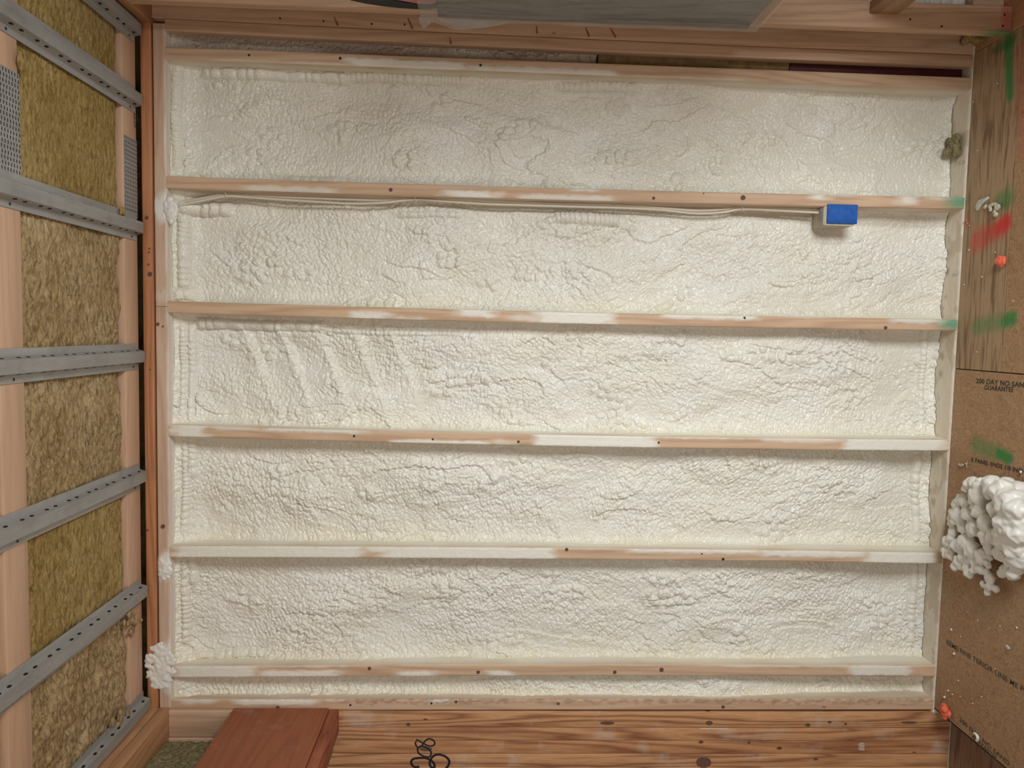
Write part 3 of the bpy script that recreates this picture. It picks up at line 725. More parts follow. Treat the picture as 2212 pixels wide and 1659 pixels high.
CAB = [
 ([(372,447),(400,441),(440,433),(487,424),(520,425),(600,431),(700,437),(760,440),(830,438),(897,431),(960,435),(1050,441),(1150,444),(1250,447),(1330,449),(1420,453),(1500,461),(1560,459),(1604,452),(1680,455),(1740,458),(1776,460)], .032, 'cream foam coated cable, the outer of the pair under the outlet stud'),
 ([(372,441),(400,436),(440,428),(487,420),(540,422),(620,426),(700,429),(760,431),(830,432),(897,428),(960,430),(1050,434),(1150,438),(1250,441),(1330,443),(1420,449),(1500,455),(1560,453),(1604,448),(1680,450),(1740,452),(1776,455)], .040, 'cream foam coated cable, the inner of the pair tight against the outlet stud')]
for pts, dd, lab in CAB:
    V, Fc = tube([W(at(x, y, 2, dd)) for x, y in pts], .0042, 8, 5, 1.0)
    tag(mesh_obj('electrical_cable', V, Fc, m_cable, smooth=True), lab, 'cable')
for i, (x, y) in enumerate(((489,421),(898,430),(1604,450))):
    p = at(x, y, 2, .026); 
    V, Fc = tube([W((p[0]-.004, p[1]+.012, .040)), W((p[0]-.004, p[1]+.0125, .024)), W((p[0], p[1]-.004, .0235)), W((p[0]+.002, p[1]-.010, .026))], .0016, 6, 4)
    tag(mesh_obj('cable_staple', V, Fc, m_cable, smooth=True), ('small cable staple near the ceiling end of the two cables', 'small cable staple about halfway between ceiling and outlet box', 'small cable staple close above the blue outlet box')[i], 'staple')
# outlet box
fd = -.014
p0 = at(1789, 440.5, 2, fd); p1 = at(1851, 484, 2, fd)
ob = empty('outlet_box', W(((p0[0]+p1[0])/2, p1[1], .03)))
tag(ob, 'single electrical outlet box with its face covered in blue tape', 'outlet box')
bt2 = float(top[2](p0[0]))-SWD
body = lumber('box_body', m_boxbody, (p0[0]-.012, p1[0]-.006), (p1[1]-.006, bt2-.0008), (fd+.006, .07), 'd', parent=ob, ch=.006)
face = lumber('tape_cover', m_tape, (p0[0], p1[0]), (p1[1], p0[1]), (fd-.001, fd+.006), 'a', step=.02, parent=ob, ch=.003)
V = [W((p0[0]+.001, p0[1]-.002, fd+.002)), W((p0[0]+.001, p1[1]+.002, fd+.002)), W((p0[0]-.013, p1[1]+.010, .012)), W((p0[0]-.016, (p0[1]+p1[1])/2+.004, .018)), W((p0[0]-.013, p0[1]-.014, .012))]
V += [(v[0], v[1]+.0015, v[2]) for v in V]
tf = mesh_obj('tape_flap', V, [(0,1,2,3,4),(9,8,7,6,5),(0,5,6,1),(1,6,7,2),(2,7,8,3),(3,8,9,4),(4,9,5,0)], m_tapee, parent=ob)
tag(tf, 'dusty folded end of the blue tape')

# ----------------------------------------------------------------- screws / nail heads on studs
def disc(p, r, mat, name='nail_head', parent=None):
    V = []; n = 10
    for dd in (0, .0012): V += [W((p[0]+r*math.cos(6.2832*i/n), p[1]+r*math.sin(6.2832*i/n), p[2]-dd)) for i in range(n)]
    Fc = [tuple(range(n)), tuple(range(n, 2*n))[::-1]]+[(i, n+i, n+(i+1)%n, (i+1)%n) for i in range(n)]
    return mesh_obj(name, V, Fc, mat, parent)
studs = [o for o in C.objects if o.name.startswith('wall_stud')]
m_knot = plain('knot', (.10,.045,.025), .7, nscale=300, ncol=(.17,.08,.045))
KN = {1:[(538,119,2.4),(735,126,3),(1038,141,3)], 2:[(844,410,4.0),(1412,428,3.5),(1605,427,5.5),(1520,418,1.5)], 3:[(1608,687,3),(1913,708,4)], 4:[(765,942,2.6),(935,949,2.4),(1120,954,2.8),(1423,956,2.4)],
      5:[(1224,1187,4),(1562,1208,3.2),(1516,1196,1.8)], 6:[(798,1444,4),(1033,1452,4),(1328,1452,4.2),(1429,1447,5)], 7:[(600,1528,4),(757,1523,2.4),(985,1516,3.4),(932,1519,2.6),(1206,1520,3.4),(1562,1527,4)]}
for k, L in KN.items():
    for (x, y, r) in L:
        p = at(x, y, 2, -.0004); 
        if k == 1 or r < 3.3: disc(p, r/650, m_nail, parent=studs[k-1])
        else: disc((p[0], p[1], -.0001), r/650, m_knot, 'knot', parent=studs[k-1])
for (x, y) in ((605,40),(699,46),(803,52),(874,53)):
    p = at(x, y, 2, -.0045); disc(p, .003, m_nail, parent=cpost)

for (x, y, r, dz, pa_) in ((341,700,3.5,-.0035,plates_[1]),(352,1137,4.5,-.0035,plates_[1]),(352,705,1.8,-.0035,plates_[1]),(317,470,4,-.0045,plates_[2]),(323,537,2,-.0045,plates_[2]),(322,545,2,-.0045,plates_[2]),(321,571,2.2,-.0045,plates_[2]),(324,592,5,-.0045,plates_[2]),(319,1145,2.2,-.0045,plates_[2]),(324,798,1.5,-.0045,plates_[2])):
    disc(at(x, y, 2, dz+.0006), r/650, m_knot, 'knot', parent=pa_)
# ----------------------------------------------------------------- ceiling: joists, mineral wool, furring channels
J1 = (-.112, -.018); J2 = (-.745, -.649)
def chord(d, label):
    o = lumber('ceiling_joist', m_joist, (A_C-.038, A_C), (-1.74, 1.49), d, 'b', step=.1); return tag(o, label, 'joist')
j1 = chord(J1, 'pale pine ceiling joist chord next to the stud wall, mostly hidden by wool')
j2 = chord(J2, 'pale pine ceiling joist chord further out, near the photo edge, with a big nail plate')
for k in range(1, 5): 
    chord((J2[0]-.64*k, J2[1]-.64*k), ('pine ceiling joist chord beyond the photo edge, %s out from the wall' % ('third','fourth','fifth','sixth')[k-1]))
def nail_plate(parent, b, d, label=None, dense=1):
    nb = int((b[1]-b[0])/.0125); nd = int((d[1]-d[0])/.0105)
    V = [W((x,y,z)) for x in (A_C, A_C+.0012) for y in b for z in d]; Fc = [(0,1,3,2),(4,6,7,5),(0,4,5,1),(2,3,7,6),(0,2,6,4),(1,5,7,3)]; n = 8
    for i in range(nb):
        for j in range(nd):
            bb = b[0]+(i+.5)*(b[1]-b[0])/nb; dd = d[0]+(j+.5)*(d[1]-d[0])/nd+(.0025 if i % 2 else 0)
            for q in range(1):
                w_, l_ = .0013, .0042
                V += [W((A_C+.0016, bb-l_, dd-w_)), W((A_C+.0016, bb+l_, dd-w_)), W((A_C+.0016, bb+l_, dd+w_)), W((A_C+.0016, bb-l_, dd+w_))]
                V += [W((A_C+.0008, bb-l_, dd-w_)), W((A_C+.0008, bb+l_, dd-w_)), W((A_C+.0008, bb+l_, dd+w_)), W((A_C+.0008, bb-l_, dd+w_))]
                Fc += [tuple(n+z for z in f) for f in ((0,1,2,3),(7,6,5,4),(0,4,5,1),(1,5,6,2),(2,6,7,3),(3,7,4,0))]; n += 8
    return mesh_obj('nail_plate', V, Fc, None, parent=parent, mats=[m_steel, m_hole], midx=[0]*6+[1]*(len(Fc)-6))
q0 = at(20, 150, 0, A_C); q1 = at(20, 372, 0, A_C)
nail_plate(j2, (q1[1], q0[1]), (J2[0]-.005, J2[1]+.002))
q0 = at(290, 302, 0, A_C); q1 = at(290, 470, 0, A_C)
nail_plate(j1, (q1[1], q0[1]), (J1[0]+.004, J1[1]))

def wool(name, mat, b, d, label, seed, rough=1.0, plane='ceil', lvl=None, torn=0):
    res = .0042; nb = int((b[1]-b[0])/res)+1; nd = int((d[1]-d[0])/res)+1
    B = np.linspace(b[0], b[1], nb)[:,None]*np.ones((1, nd)); D = np.linspace(d[0], d[1], nd)[None,:]*np.ones((nb, 1))
    e = np.minimum(np.minimum(B-b[0], b[1]-B), np.minimum(D-d[0], d[1]-D))
    h = .012*fbm(B*4, D*5, seed, 3)*rough+.006*np.abs(perlin(B*16+.8*perlin(B*9,D*9,seed), D*30, seed+2))*rough+.004*perlin(B*50, D*90, seed+3)*rough+.0016*perlin(B*110, D*170, seed+4)
    tr = np.clip(fbm(B*7, D*10, seed+7, 3)-.12, 0, 1)*torn; h = h-.045*tr+.02*torn*np.clip(fbm(B*10, D*13, seed+9, 3)-.1, 0, 1)
    h = h-.006; ch_ = np.min(np.abs(B[...,None]-np.array(CH)[None,None,:]), -1) < .048; h = np.where(ch_, np.minimum(h, .001), np.minimum(h, .016))
    edge = .018*np.exp(-e/.012)*(1+.5*perlin(B*14, D*14, seed+5))
    base = (A_C-.004 if lvl is None else lvl)
    Z = base+h-edge
    dj = .004*perlin(B*30, D*30, seed+8)*(e < .02)
    V = np.stack([B, D+dj*0, H-Z], -1).reshape(-1,3); Fq = gridf(nb, nd)
    # close the back so that it is a slab
    n = len(V)
    per = [(i*nd) for i in range(nb)]+[(nb-1)*nd+j for j in range(1, nd)]+[i*nd+nd-1 for i in range(nb-2, -1, -1)]+[j for j in range(nd-2, 0, -1)]
    Vb = V[per].copy(); Vb[:,2] = H-(base-.09)
    Fs = [tuple(x) for x in Fq]+[(per[i], per[(i+1)%len(per)], n+(i+1)%len(per), n+i) for i in range(len(per))]+[tuple(range(n, n+len(per)))[::-1]]
    V = np.concatenate([V, Vb])
    col = np.zeros((len(V), 4))
    o = mesh_obj(name, V, Fs, mat, smooth=True, attrs=col)
    return tag(o, label, 'insulation')
def bc(y, x=200, a=A_C): return at(x, y, 0, a)[1]
# crown centres of the hat channels at the wall end (photo x = 303)
CH = [at(302, y, 0, -.063)[1] for y in (62, 214, 490, 771, 1034, 1288, 1558)]
CH[6] = max(CH[6], XL+.0245)
wd0 = (J2[1]+.001, J1[0]-.001)
wool('insulation_batt', m_wooly, (CH[2]+.0, 1.14), wd0, 'yellowish mineral wool batt in the ceiling nearest the window wall', 21, .55)
wool('insulation_batt', m_woolb, (CH[4]+.002, CH[2]-.002), wd0, 'brown ruffled mineral wool batt in the middle of the ceiling, with two faint stamps', 22, 1.15, torn=.35)
wool('insulation_batt', m_wooly, (CH[5]+.002, CH[4]-.002), wd0, 'yellow mineral wool batt in the ceiling between the two channels nearer the doorway', 23, .55)
wool('insulation_batt', m_woolb, (CH[6]-.05, CH[5]-.002), wd0, 'torn brown mineral wool batt in the ceiling corner above the doorway', 24, 1.3, torn=.9)
wool('insulation_batt', m_wooly, (-1.30, 1.14), (J2[0]-.54, J2[0]-.001), 'yellow mineral wool batt beyond the outer ceiling joist at the photo edge', 25, .6)
# torn tufts
def tuft(x, y, s, n, seed, label, mat=m_woolb, a=A_C+.006, pl=0):
    rs = np.random.RandomState(seed); pr = []
    for i in range(n):
        p = at(x+rs.normal()*s, y+rs.normal()*s*1.2, pl, a)
        pr.append(lump(W((p[0]-(0 if pl else .0)+.002*i/n, p[1], p[2])), rs.uniform(.006, .016), 2, .5, (1.2,.9,.6), seed+i, 3.5))
    o = blob('wool_tuft', mat, pr, label, 'insulation tuft', vox=.0035, it=1); return o
tuft(285, 1345, 10, 12, 31, 'ragged wool tuft hanging under the last full channel by the top plate')
tuft(262, 1560, 8, 14, 32, 'loose wool tuft lying on the corner channel above the doorway')
tuft(45, 128, 4, 5, 33, 'small yellow wool tuft poking out beside the outer joist', m_wooly)
tuft(262, 455, 5, 6, 34, 'small yellow wool tuft caught beside the channel near the wall end', m_wooly)
# stamps on the batts and on the joist
def strokes(name, rects, mat, parent=None, th=.0006):
    V = []; Fc = []; n = 0
    for quad in rects:
        q = [W(p) for p in quad]; nn = Vector(q[1])-Vector(q[0]); mm = Vector(q[3])-Vector(q[0]); no = nn.cross(mm).normalized()*th
        V += [tuple(Vector(p)+no) for p in q]+[tuple(Vector(p)-no) for p in q]
        Fc += [tuple(n+z for z in f) for f in ((0,1,2,3),(7,6,5,4),(0,4,5,1),(1,5,6,2),(2,6,7,3),(3,7,4,0))]; n += 8
    return mesh_obj(name, V, Fc, mat, parent)
def stamp_on_wool(cx_, cy_, sx, sy, seed, parent):
    rs = np.random.RandomState(seed); R_ = []
    zz = A_C+.010
    for (u0, u1, v0, v1) in ((0,.35,0,.06),(0,.3,.46,.52),(.3,.62,.50,.56),(.75,1,.5,.56),(.1,.4,.92,1),(.75,.95,.95,1),(.72,.78,0,.5),(.9,.95,.5,1),(0,.05,.5,1),(.45,.49,.02,.2),(.82,.86,.1,.3)):
        n_ = 5
        for i in range(n_):
            for j in range(max(1, int((v1-v0)*12))):
                if rs.rand() < .3: continue
                x = cx_+sx*(u0+(u1-u0)*(i+.2)/n_-.5); y = cy_+sy*(v0+(v1-v0)*(j+.5)/max(1, int((v1-v0)*12))-.5)
                w_ = max(.9, sx*(u1-u0)/n_*.7); h_ = .8
                R_.append([at(x, y, 0, zz), at(x+w_, y, 0, zz), at(x+w_, y+h_, 0, zz), at(x, y+h_, 0, zz)])
    o = strokes('printed_stamp', R_, m_stamp, parent); tag(o, 'faint black printed stamp'); return o
batt2 = [o for o in C.objects if o.get('label', '').startswith('brown ruffled')][0]
stamp_on_wool(158, 616, 30, 46, 1, batt2); stamp_on_wool(208, 936, 34, 52, 2, batt2)

def text(body, p, xdir, ydir, size, mat, parent, name='printed_text', xs=1.0, ext=.0003):
    cu = bpy.data.curves.new(name, 'FONT'); cu.body = body; cu.size = size; cu.extrude = ext; cu.offset = size*.012; cu.align_x = 'LEFT'; cu.space_character = 1.05
    tmp = bpy.data.objects.new('tmp', cu); C.objects.link(tmp)
    bpy.context.view_layer.update()
    me = bpy.data.meshes.new_from_object(tmp.evaluated_get(bpy.context.evaluated_depsgraph_get()))
    C.objects.unlink(tmp); bpy.data.objects.remove(tmp)
    X = Vector(xdir).normalized(); Y = Vector(ydir).normalized(); Z = X.cross(Y).normalized()
    V = np.array([v.co[:] for v in me.vertices]); V = V*np.array([xs,1,1])
    V = V@np.array([X[:], Y[:], Z[:]])+np.array(p)
    Fc = [list(q.vertices) for q in me.polygons]; bpy.data.meshes.remove(me)
    return mesh_obj(name, V, Fc, mat, parent)
# lumber grade mark on the joist (reads along the joist)
pj = at(297, 246, 0, A_C); 
text('SPF', W((A_C+.0006, pj[1]-.002, pj[2]-.010)), (-1,0,0), (0,1,0), .015, m_stamp, j1)
text('KD-HT', W((A_C+.0006, pj[1]-.002, pj[2]-.028)), (-1,0,0), (0,1,0), .015, m_stamp, j1)

# hat channels
CHL = ['galvanised furring channel tight in the ceiling corner at the window wall', 'galvanised ribbed furring channel second from the window wall', 'galvanised ribbed furring channel crossing both nail plates, third from the window wall',
       'galvanised furring channel seen almost edge on, at mid ceiling', 'galvanised furring channel just beyond mid ceiling toward the doorway', 'galvanised furring channel with dark punched holes, next to last before the doorway',
       'short visible furring channel in the ceiling corner above the doorway']
def channel(bcen, label, i):
    d0, d1 = -2.6, -.030 if i not in (6,) else -.02
    hw, fw, dp, sl, th = .0165, .019, .0222, .0065, .0009
    a_ = A_C+.0015
    prof = [(-hw-sl-fw, a_), (-hw-sl, a_), (-hw, a_+dp), (hw, a_+dp), (hw+sl, a_), (hw+sl+fw, a_)]
    root = empty('furring_channel', W((a_, bcen, (d0+d1)/2))); tag(root, label, 'furring channel', None)
    def strip(name, i0, i1, mat):
        (x0, y0), (x1, y1) = prof[i0], prof[i1]
        n = np.array([y1-y0, -(x1-x0)]); n = n/np.linalg.norm(n)*th
        V = []
        for dd in (d0, d1):
            V += [W((y0, bcen+x0, dd)), W((y1, bcen+x1, dd)), W((y1-n[1]*1.0, bcen+x1-n[0]*1.0, dd)), W((y0-n[1]*1.0, bcen+x0-n[0]*1.0, dd))]
        o = mesh_obj(name, V, [(0,1,2,3),(7,6,5,4),(0,4,5,1),(1,5,6,2),(2,6,7,3),(3,7,4,0)], mat, parent=root)
        bm = bmesh.new(); bm.from_mesh(o.data); bmesh.ops.recalc_face_normals(bm, faces=bm.faces); bm.to_mesh(o.data); bm.free(); return o
    (strip('flange', 0, 1, m_steel) if i != 6 else None); strip('crown', 2, 3, m_steelr); strip('flange', 4, 5, m_steel)
    for (sgn, i0, i1) in ((-1, 1, 2), (1, 3, 4)):
        (x0, y0), (x1, y1) = prof[i0], prof[i1]; nn = np.array([y1-y0, -(x1-x0)]); nn = nn/np.linalg.norm(nn)*th; V = []
        for dd in (d0, d1):
            V += [W((y0, bcen+x0, dd)), W((y1, bcen+x1, dd)), W((y1-nn[1], bcen+x1-nn[0], dd)), W((y0-nn[1], bcen+x0-nn[0], dd))]
        Fc = [(0,1,2,3),(7,6,5,4),(0,4,5,1),(1,5,6,2),(2,6,7,3),(3,7,4,0)]; n = 8; k = 0; dd = d1-.03
        while dd > -1.5:
            c0 = (bcen+sgn*(hw+sl*.45), a_+dp*.55); t = np.array([sgn*sl, -dp]); t = t/np.linalg.norm(t)
            nrm = np.array([sgn*dp, sl]); nrm = nrm/np.linalg.norm(nrm); m0 = n
            for q in range(10):
                an = 6.2832*q/10; dx = .0080*math.cos(an); dy = .0042*math.sin(an)
                for e in (.0013, -.0003): V.append(W((c0[1]+t[1]*dy+nrm[1]*e, c0[0]+t[0]*dy+nrm[0]*e, dd+dx)))
            Fc += [tuple(m0+2*q for q in range(10)), tuple(m0+2*q+1 for q in range(9,-1,-1))]+[(m0+2*q, m0+2*q+1, m0+(2*q+3)%20, m0+(2*q+2)%20) for q in range(10)]
            n += 20; dd -= .040 if k % 2 else .066; k += 1
        mi = [0]*6+[1]*(len(Fc)-6)
        mesh_obj('web', V, Fc, None, parent=root, mats=[m_steel, m_hole], midx=mi)
    # screws through the flanges at each joist
    for dd in ((J1[0]+J1[1])/2, (J2[0]+J2[1])/2):
        V, Fc = lump(W((a_+.001, bcen-hw-sl-fw*.5, dd)), .004, 2, 0, (1,1,.4)); mesh_obj('screw', V, Fc, m_nail, parent=root, smooth=True)
    return root
for i, bb in enumerate(CH): channel(bb, CHL[i], i)

# ----------------------------------------------------------------- right wall (top of the photo)
o = lumber('top_plate', m_pine_y, (-.0790, -.0400), (XR+.001, XR+.139), (-4.2, .139), 'd', step=.2); tag(o, 'pine plate on top of the window wall, running along the ceiling corner', 'top plate')
o = lumber('bottom_plate', m_pine_y, (H+.0005, H+.037), (XR+.001, XR+.139), (-4.2, -.004), 'd', step=.2); tag(o, 'foot plate of the window wall, flush with the floor', 'bottom plate')
pa = at(2187, 40, 2, -.182)
def apaint(P):
    c = np.zeros((len(P), 4)); c[:,:3] = (.5,.09,.09)
    c[:,3] = .65*sm(pa[0]-.045, pa[0]-.025, P[:,0])*(P[:,2] < -.18)
    g = sm(pa[0]-.13, pa[0]-.02, P[:,0])*(P[:,1] < XR+.007); c = blend(c, .7*g, GREEN); return c
ws = lumber('wall_stud', m_pine_z, (-.039, H-.001), (XR, XR+.080), (-.1815, -.143), 'a', step=.01, pstep=.008, paint=apaint)
tag(ws, 'wide pine stud of the window wall with pink and green paint at its foot', 'stud')
for (x, y) in ((2170,32),(2166,56),(2034,57),(1966,42)):
    disc(at(x, y, 2, -.1816), .0032, m_nail, parent=ws)
for k in range(1, 4):
    o = lumber('wall_stud', m_pine_z, (-.039, H-.001) if k not in (1,2) else (2.31, H-.001), (XR, XR+.089), (-.1815-.4064*k, -.143-.4064*k), 'a', step=.5, paint=nomark)
    tag(o, 'pine stud of the window wall beyond the photo, number %s from the corner' % ('two','three','four','five','six')[k-1], 'stud')
na, nd = 420, 90
A = np.linspace(1.5, 2.555, na)[:,None]*np.ones((1,nd)); B = np.linspace(XR+.03, XR+.139, nd)[None,:]*np.ones((na,1))
h = foam_h(A, B, B*0+.1, B*0+.1, 900, dict(rough=.3))+.012*np.abs(np.sin(A*70+3*perlin(A*8, B*8, 3)))
V = np.stack([B, -.085-h+0*B, H-A], -1).reshape(-1,3)
o = mesh_obj('spray_foam', V, gridf(na, nd), m_foamw, smooth=True, attrs=np.zeros((na*nd, 4))); tag(o, 'white spray foam outside the wide painted stud at the top edge of the photo', 'spray foam')
o = lumber('blocking', m_pine_z, (2.56, H-.001), (XR+.02, XR+.1385), (-.138, -.09), 'a', step=.1, paint=nomark); tag(o, 'short brown block behind the painted foot of the wide stud', 'timber block')
# horizontal block fixed to the stud
pb0 = at(1878, 29, 2, -.183); pb1 = at(1940, 29, 2, -.183)
o = lumber('sill_block', m_block, (pb0[0], pb1[0]), (pb0[1], pb0[1]+.036), (-.86, -.183), 'd', step=.1)
tag(o, 'rough pine block standing out from the wide stud at the top edge of the photo', 'timber block')
# window wrapped in plastic film
wa0, wa1 = at(968, 36, 1, XR-.004)[0], at(1612, 62, 1, XR-.004)[0]
win = empty('window_1', (XR, -.6, H-wa1)); win['kind'] = 'structure'
dw = -.012
box('window_pane', m_glass, (wa0, wa1), (XR-.004, XR+.0), (-1.12, -.185), parent=win)
pf = lumber('window_frame', m_glass, (wa0-.03, wa0), (XR-.006, XR-.0005), (-1.14, -.15), 'd', parent=win, ch=.001)
pf = lumber('window_frame', m_glass, (wa0, wa1), (XR-.008, XR-.0005), (-.1845, -.150), 'a', parent=win, ch=.001)
pf = lumber('window_sill', m_pine_y, (wa1+.001, wa1+.03), (XR-.006, XR+.08), (-1.14, -.184), 'd', parent=win, ch=.002)
# film: a rumpled sheet just inside the wall plane
na, nd = 150, 110
fa0, fa1 = at(905, 25, 1, XR-.02)[0], at(1655, 50, 1, XR-.02)[0]
A = np.linspace(fa0, fa1, na)[:,None]*np.ones((1,nd)); D = np.linspace(-1.2, 0, nd)[None,:]*np.ones((na,1))
lowe = .012+.030*np.exp(-((A-fa0-.10)/.05)**2)-.01*sm(fa0+.25, fa0+.4, A)
D = -1.2+(D+1.2)/1.2*(1.2-.145+0*A)
Bf = XR-.014-.007*fbm(A*5, D*9, 71, 3)-.009*np.abs(perlin(A*4+2*D, D*22, 72))-.02*sm(-.18, -.145, D)*np.exp(-((A-fa0-.12)/.07)**2)
V = np.stack([Bf, D, H-A], -1).reshape(-1,3)
fo = mesh_obj('plastic_film', V, gridf(na, nd), m_film, smooth=True); tag(fo, 'clear rumpled plastic film stapled over the dark window', 'plastic film')
# corner flap of the film hanging over the post
def flap(P, mat, name, label, cat, parent=None, th=.0004):
    V = [W(p) for p in P]; n = len(V); V += [(v[0]-th, v[1]-th, v[2]) for v in V]
    Fc = [tuple(range(n)), tuple(range(n, 2*n))[::-1]]+[(i, (i+1)%n, n+(i+1)%n, n+i) for i in range(n)]
    o = mesh_obj(name, V, Fc, mat, parent)
    if label: tag(o, label, cat)
    return o
flap([at(904,37,2,-0.153), at(940,38,2,-0.153), at(928,52,2,-0.142), at(915,62,2,-0.141), at(907,50,2,-0.142)], m_film, 'film_corner', None, None, parent=fo)
flap([at(941,39,2,-0.153), at(960,49,2,-0.147), at(985,57,2,-0.143), at(1010,62,2,-0.142), at(1045,60,2,-0.142), at(1080,54,2,-0.145), at(1115,47,2,-0.153)], m_film, 'film_edge', None, None, parent=fo)
# black and pink roll behind the film
def band(pts_lo, pts_hi, mat, name, label, cat, bb, parent=None):
    L = [at(x, y, 1, bb) for x, y in pts_lo]+[at(x, y, 1, bb) for x, y in reversed(pts_hi)]
    V = [W(p) for p in L]; n = len(V); V += [(v[0]+.008, v[1], v[2]) for v in V]
    Fc = [tuple(range(n)), tuple(range(n, 2*n))[::-1]]+[(i, (i+1)%n, n+(i+1)%n, n+i) for i in range(n)]
    o = mesh_obj(name, V, Fc, mat, parent)
    if label: tag(o, label, cat)
    return o
rl = band([(757,1),(790,8),(830,14),(870,18),(903,20),(940,19),(960,16)], [(757,-40),(800,-16),(840,-2),(870,5),(903,9),(940,9),(960,6)], m_black, 'rubber_gasket', 'black curved gasket band beside the wrapped window at the photo edge', 'gasket', XR-.0015)
rp = band([(850,-1),(880,4),(903,8),(930,9),(950,4)], [(850,-60),(880,-60),(903,-60),(930,-60),(950,-60)], m_pink, 'pink_wrap', 'pink plastic wrap behind the black band at the photo edge', 'plastic wrap', XR-.004)

# ----------------------------------------------------------------- left wall (bottom of the photo)
o = lumber('top_plate', m_pine_y, (-.0775, -.0395), (XL-.139, XL), (-4.2, -.004), 'd', step=.2, rough=.001); tag(o, 'upper pine plate of the doorway wall, running along the ceiling corner', 'top plate')
o = lumber('top_plate', m_pine_y, (-.0385, .001), (XL-.139, XL), (-4.2, -.004), 'd', step=.2); tag(o, 'lower pine plate of the doorway wall, running along the ceiling corner', 'top plate')
ha0 = at(497, 1541, 1, XL)[0]; ha1 = at(706, 1541, 1, XL)[0]; ha2 = ha1+.034
o = lumber('cripple_stud', m_pine_z, (.002, ha0+.02), (XL-.095, XL-.002), (-.022, -.004), 'a', step=.05, paint=lambda P: np.zeros((len(P),4))); tag(o, 'short reddish pine stud above the door header, against the stud wall', 'stud')
o = lumber('cripple_stud', m_pine_z, (.002, ha0+.02), (XL-.139, XL-.096), (-.026, -.004), 'a', step=.05, paint=lambda P: np.zeros((len(P),4))); tag(o, 'paler narrow stud behind the short reddish stud above the door header', 'stud')
# wool above the header
na, nd = 150, 110
A = np.linspace(.004, ha0-.003, na)[:,None]*np.ones((1,nd)); D = np.linspace(-.75, -.027, nd)[None,:]*np.ones((na,1))
h = .02*fbm(A*6, D*6, 51, 3)+.006*np.abs(perlin(A*30, D*30, 52))+.003*perlin(A*80, D*80, 53)
V = np.stack([XL-.088+h+.0*A-.02*np.exp(-(-.027-D)/.015), D, H-A], -1).reshape(-1,3)
o = mesh_obj('insulation_batt', V, gridf(na, nd)[:, ::-1].copy(), m_woolg, smooth=True, attrs=np.zeros((na*nd,4))); tag(o, 'greenish mineral wool batt above the red door header', 'insulation')
hd = empty('door_header', W((ha2, XL-.06, -.7))); tag(hd, 'red stained header beam with plywood face over the doorway', 'header')
lumber('plywood_face', m_redply, (ha0, ha1), (XL-.012, XL-.0005), (-1.5, -.0045), 'd', parent=hd, ch=.0015, step=.05)
lumber('lower_chord', m_redpine, (ha1+.001, ha2), (XL-.088, XL-.006), (-1.5, -.0045), 'd', parent=hd, ch=.003, step=.1)
lumber('upper_chord', m_redpine, (ha0, ha0+.038), (XL-.139, XL-.0125), (-1.5, -.030), 'd', parent=hd, ch=.003, step=.1)
# laminated post: one thing, its laminations are parts
gp = empty('laminated_post', W((H+LOW, XL-.13, .06))); tag(gp, 'tall glued laminated wooden post at the doorway with black handwritten marks', 'post')
edges = []; bb = XL-.016; i = 0
ys = [1537, 1572, 1600, 1628, 1656, 1684, 1712, 1745, 1772, 1799, 1826, 1853]
bs = [at(1500, y, 2, .0)[1] for y in ys]
for i in range(len(bs)-1):
    lumber('lamination', m_glulam, (ha2+.001 if False else ha0+.04, H+LOW-.0015), (bs[i+1]+.0007, bs[i]-.0007), (.0, .138), 'a', parent=gp, ch=.0012, step=.3)
# handwriting on the post (strokes traced on its face)
def pen(pts, w, parent, dz=-.0006):
    P = [at(860+x/15.8, 1580+y/15.8, 2, dz) for x, y in pts]
    V, Fc = tube([W(p) for p in P], w, 8, 6)
    V = np.array(V); V[:,1] = dz+(V[:,1]-dz)*.12
    return V, Fc
ST = [([(620,275),(720,330),(870,410),(1000,475),(1120,500),(1230,460),(1250,380),(1200,300),(1080,250),(980,280),(880,380),(820,470),(740,530),(670,545),(610,470),(590,380),(640,345)], .0027),
      ([(680,545),(665,640),(700,740),(800,810),(930,855),(1040,870),(1110,820),(1130,730),(1080,640),(980,560),(880,505),(800,500),(720,530)], .0029),
      ([(720,1190),(640,1215),(540,1200),(460,1120),(450,1020),(520,940),(660,910),(800,900),(930,905),(1060,950),(1180,1040),(1240,1140),(1240,1220),(1170,1240),(1100,1180),(1080,1080),(1110,960),(1180,860),(1280,800),(1400,790),(1540,820),(1670,900),(1740,1000),(1740,1100),(1690,1200),(1600,1290)], .0040)]
V, Fc = join([pen(p, w, gp) for p, w in ST])
tag(mesh_obj('handwritten_number', V, Fc, m_ink, parent=gp, smooth=True), 'black marker handwriting reading 308')
for (x, y, rx, ry) in ((1312,1562,16,4),(1520,1647,17,12),(1532,1562,8,5),(1745,1566,6,4),(1827,1564,3,3),(1964,1561,18,3),(1618,1604,4,3),(1762,1640,5,3),(1792,1560,5,3),(757+125,1565,5,4),(919,1554,5,2),(1975,1625,4,1.5),(920,1618,14,5)):
    P = [at(x+rx*math.cos(q*.628), y+ry*math.sin(q*.628), 2, -.0003) for q in range(10)]
    V = [W(p) for p in P]; n = 10; V += [(v[0], v[1]+.001, v[2]) for v in V]
    mesh_obj('knot', V, [tuple(range(n)), tuple(range(n,2*n))[::-1]]+[(i,(i+1)%n,n+(i+1)%n,n+i) for i in range(n)], m_knot, parent=gp)
R_ = []
for k in range(5):
    y_ = 1605+k*3.6; R_.append([at(1856-(k%2)*2, y_, 2, -.0005), at(1867, y_, 2, -.0005), at(1867, y_+1.2, 2, -.0005), at(1856-(k%2)*2, y_+1.2, 2, -.0005)])
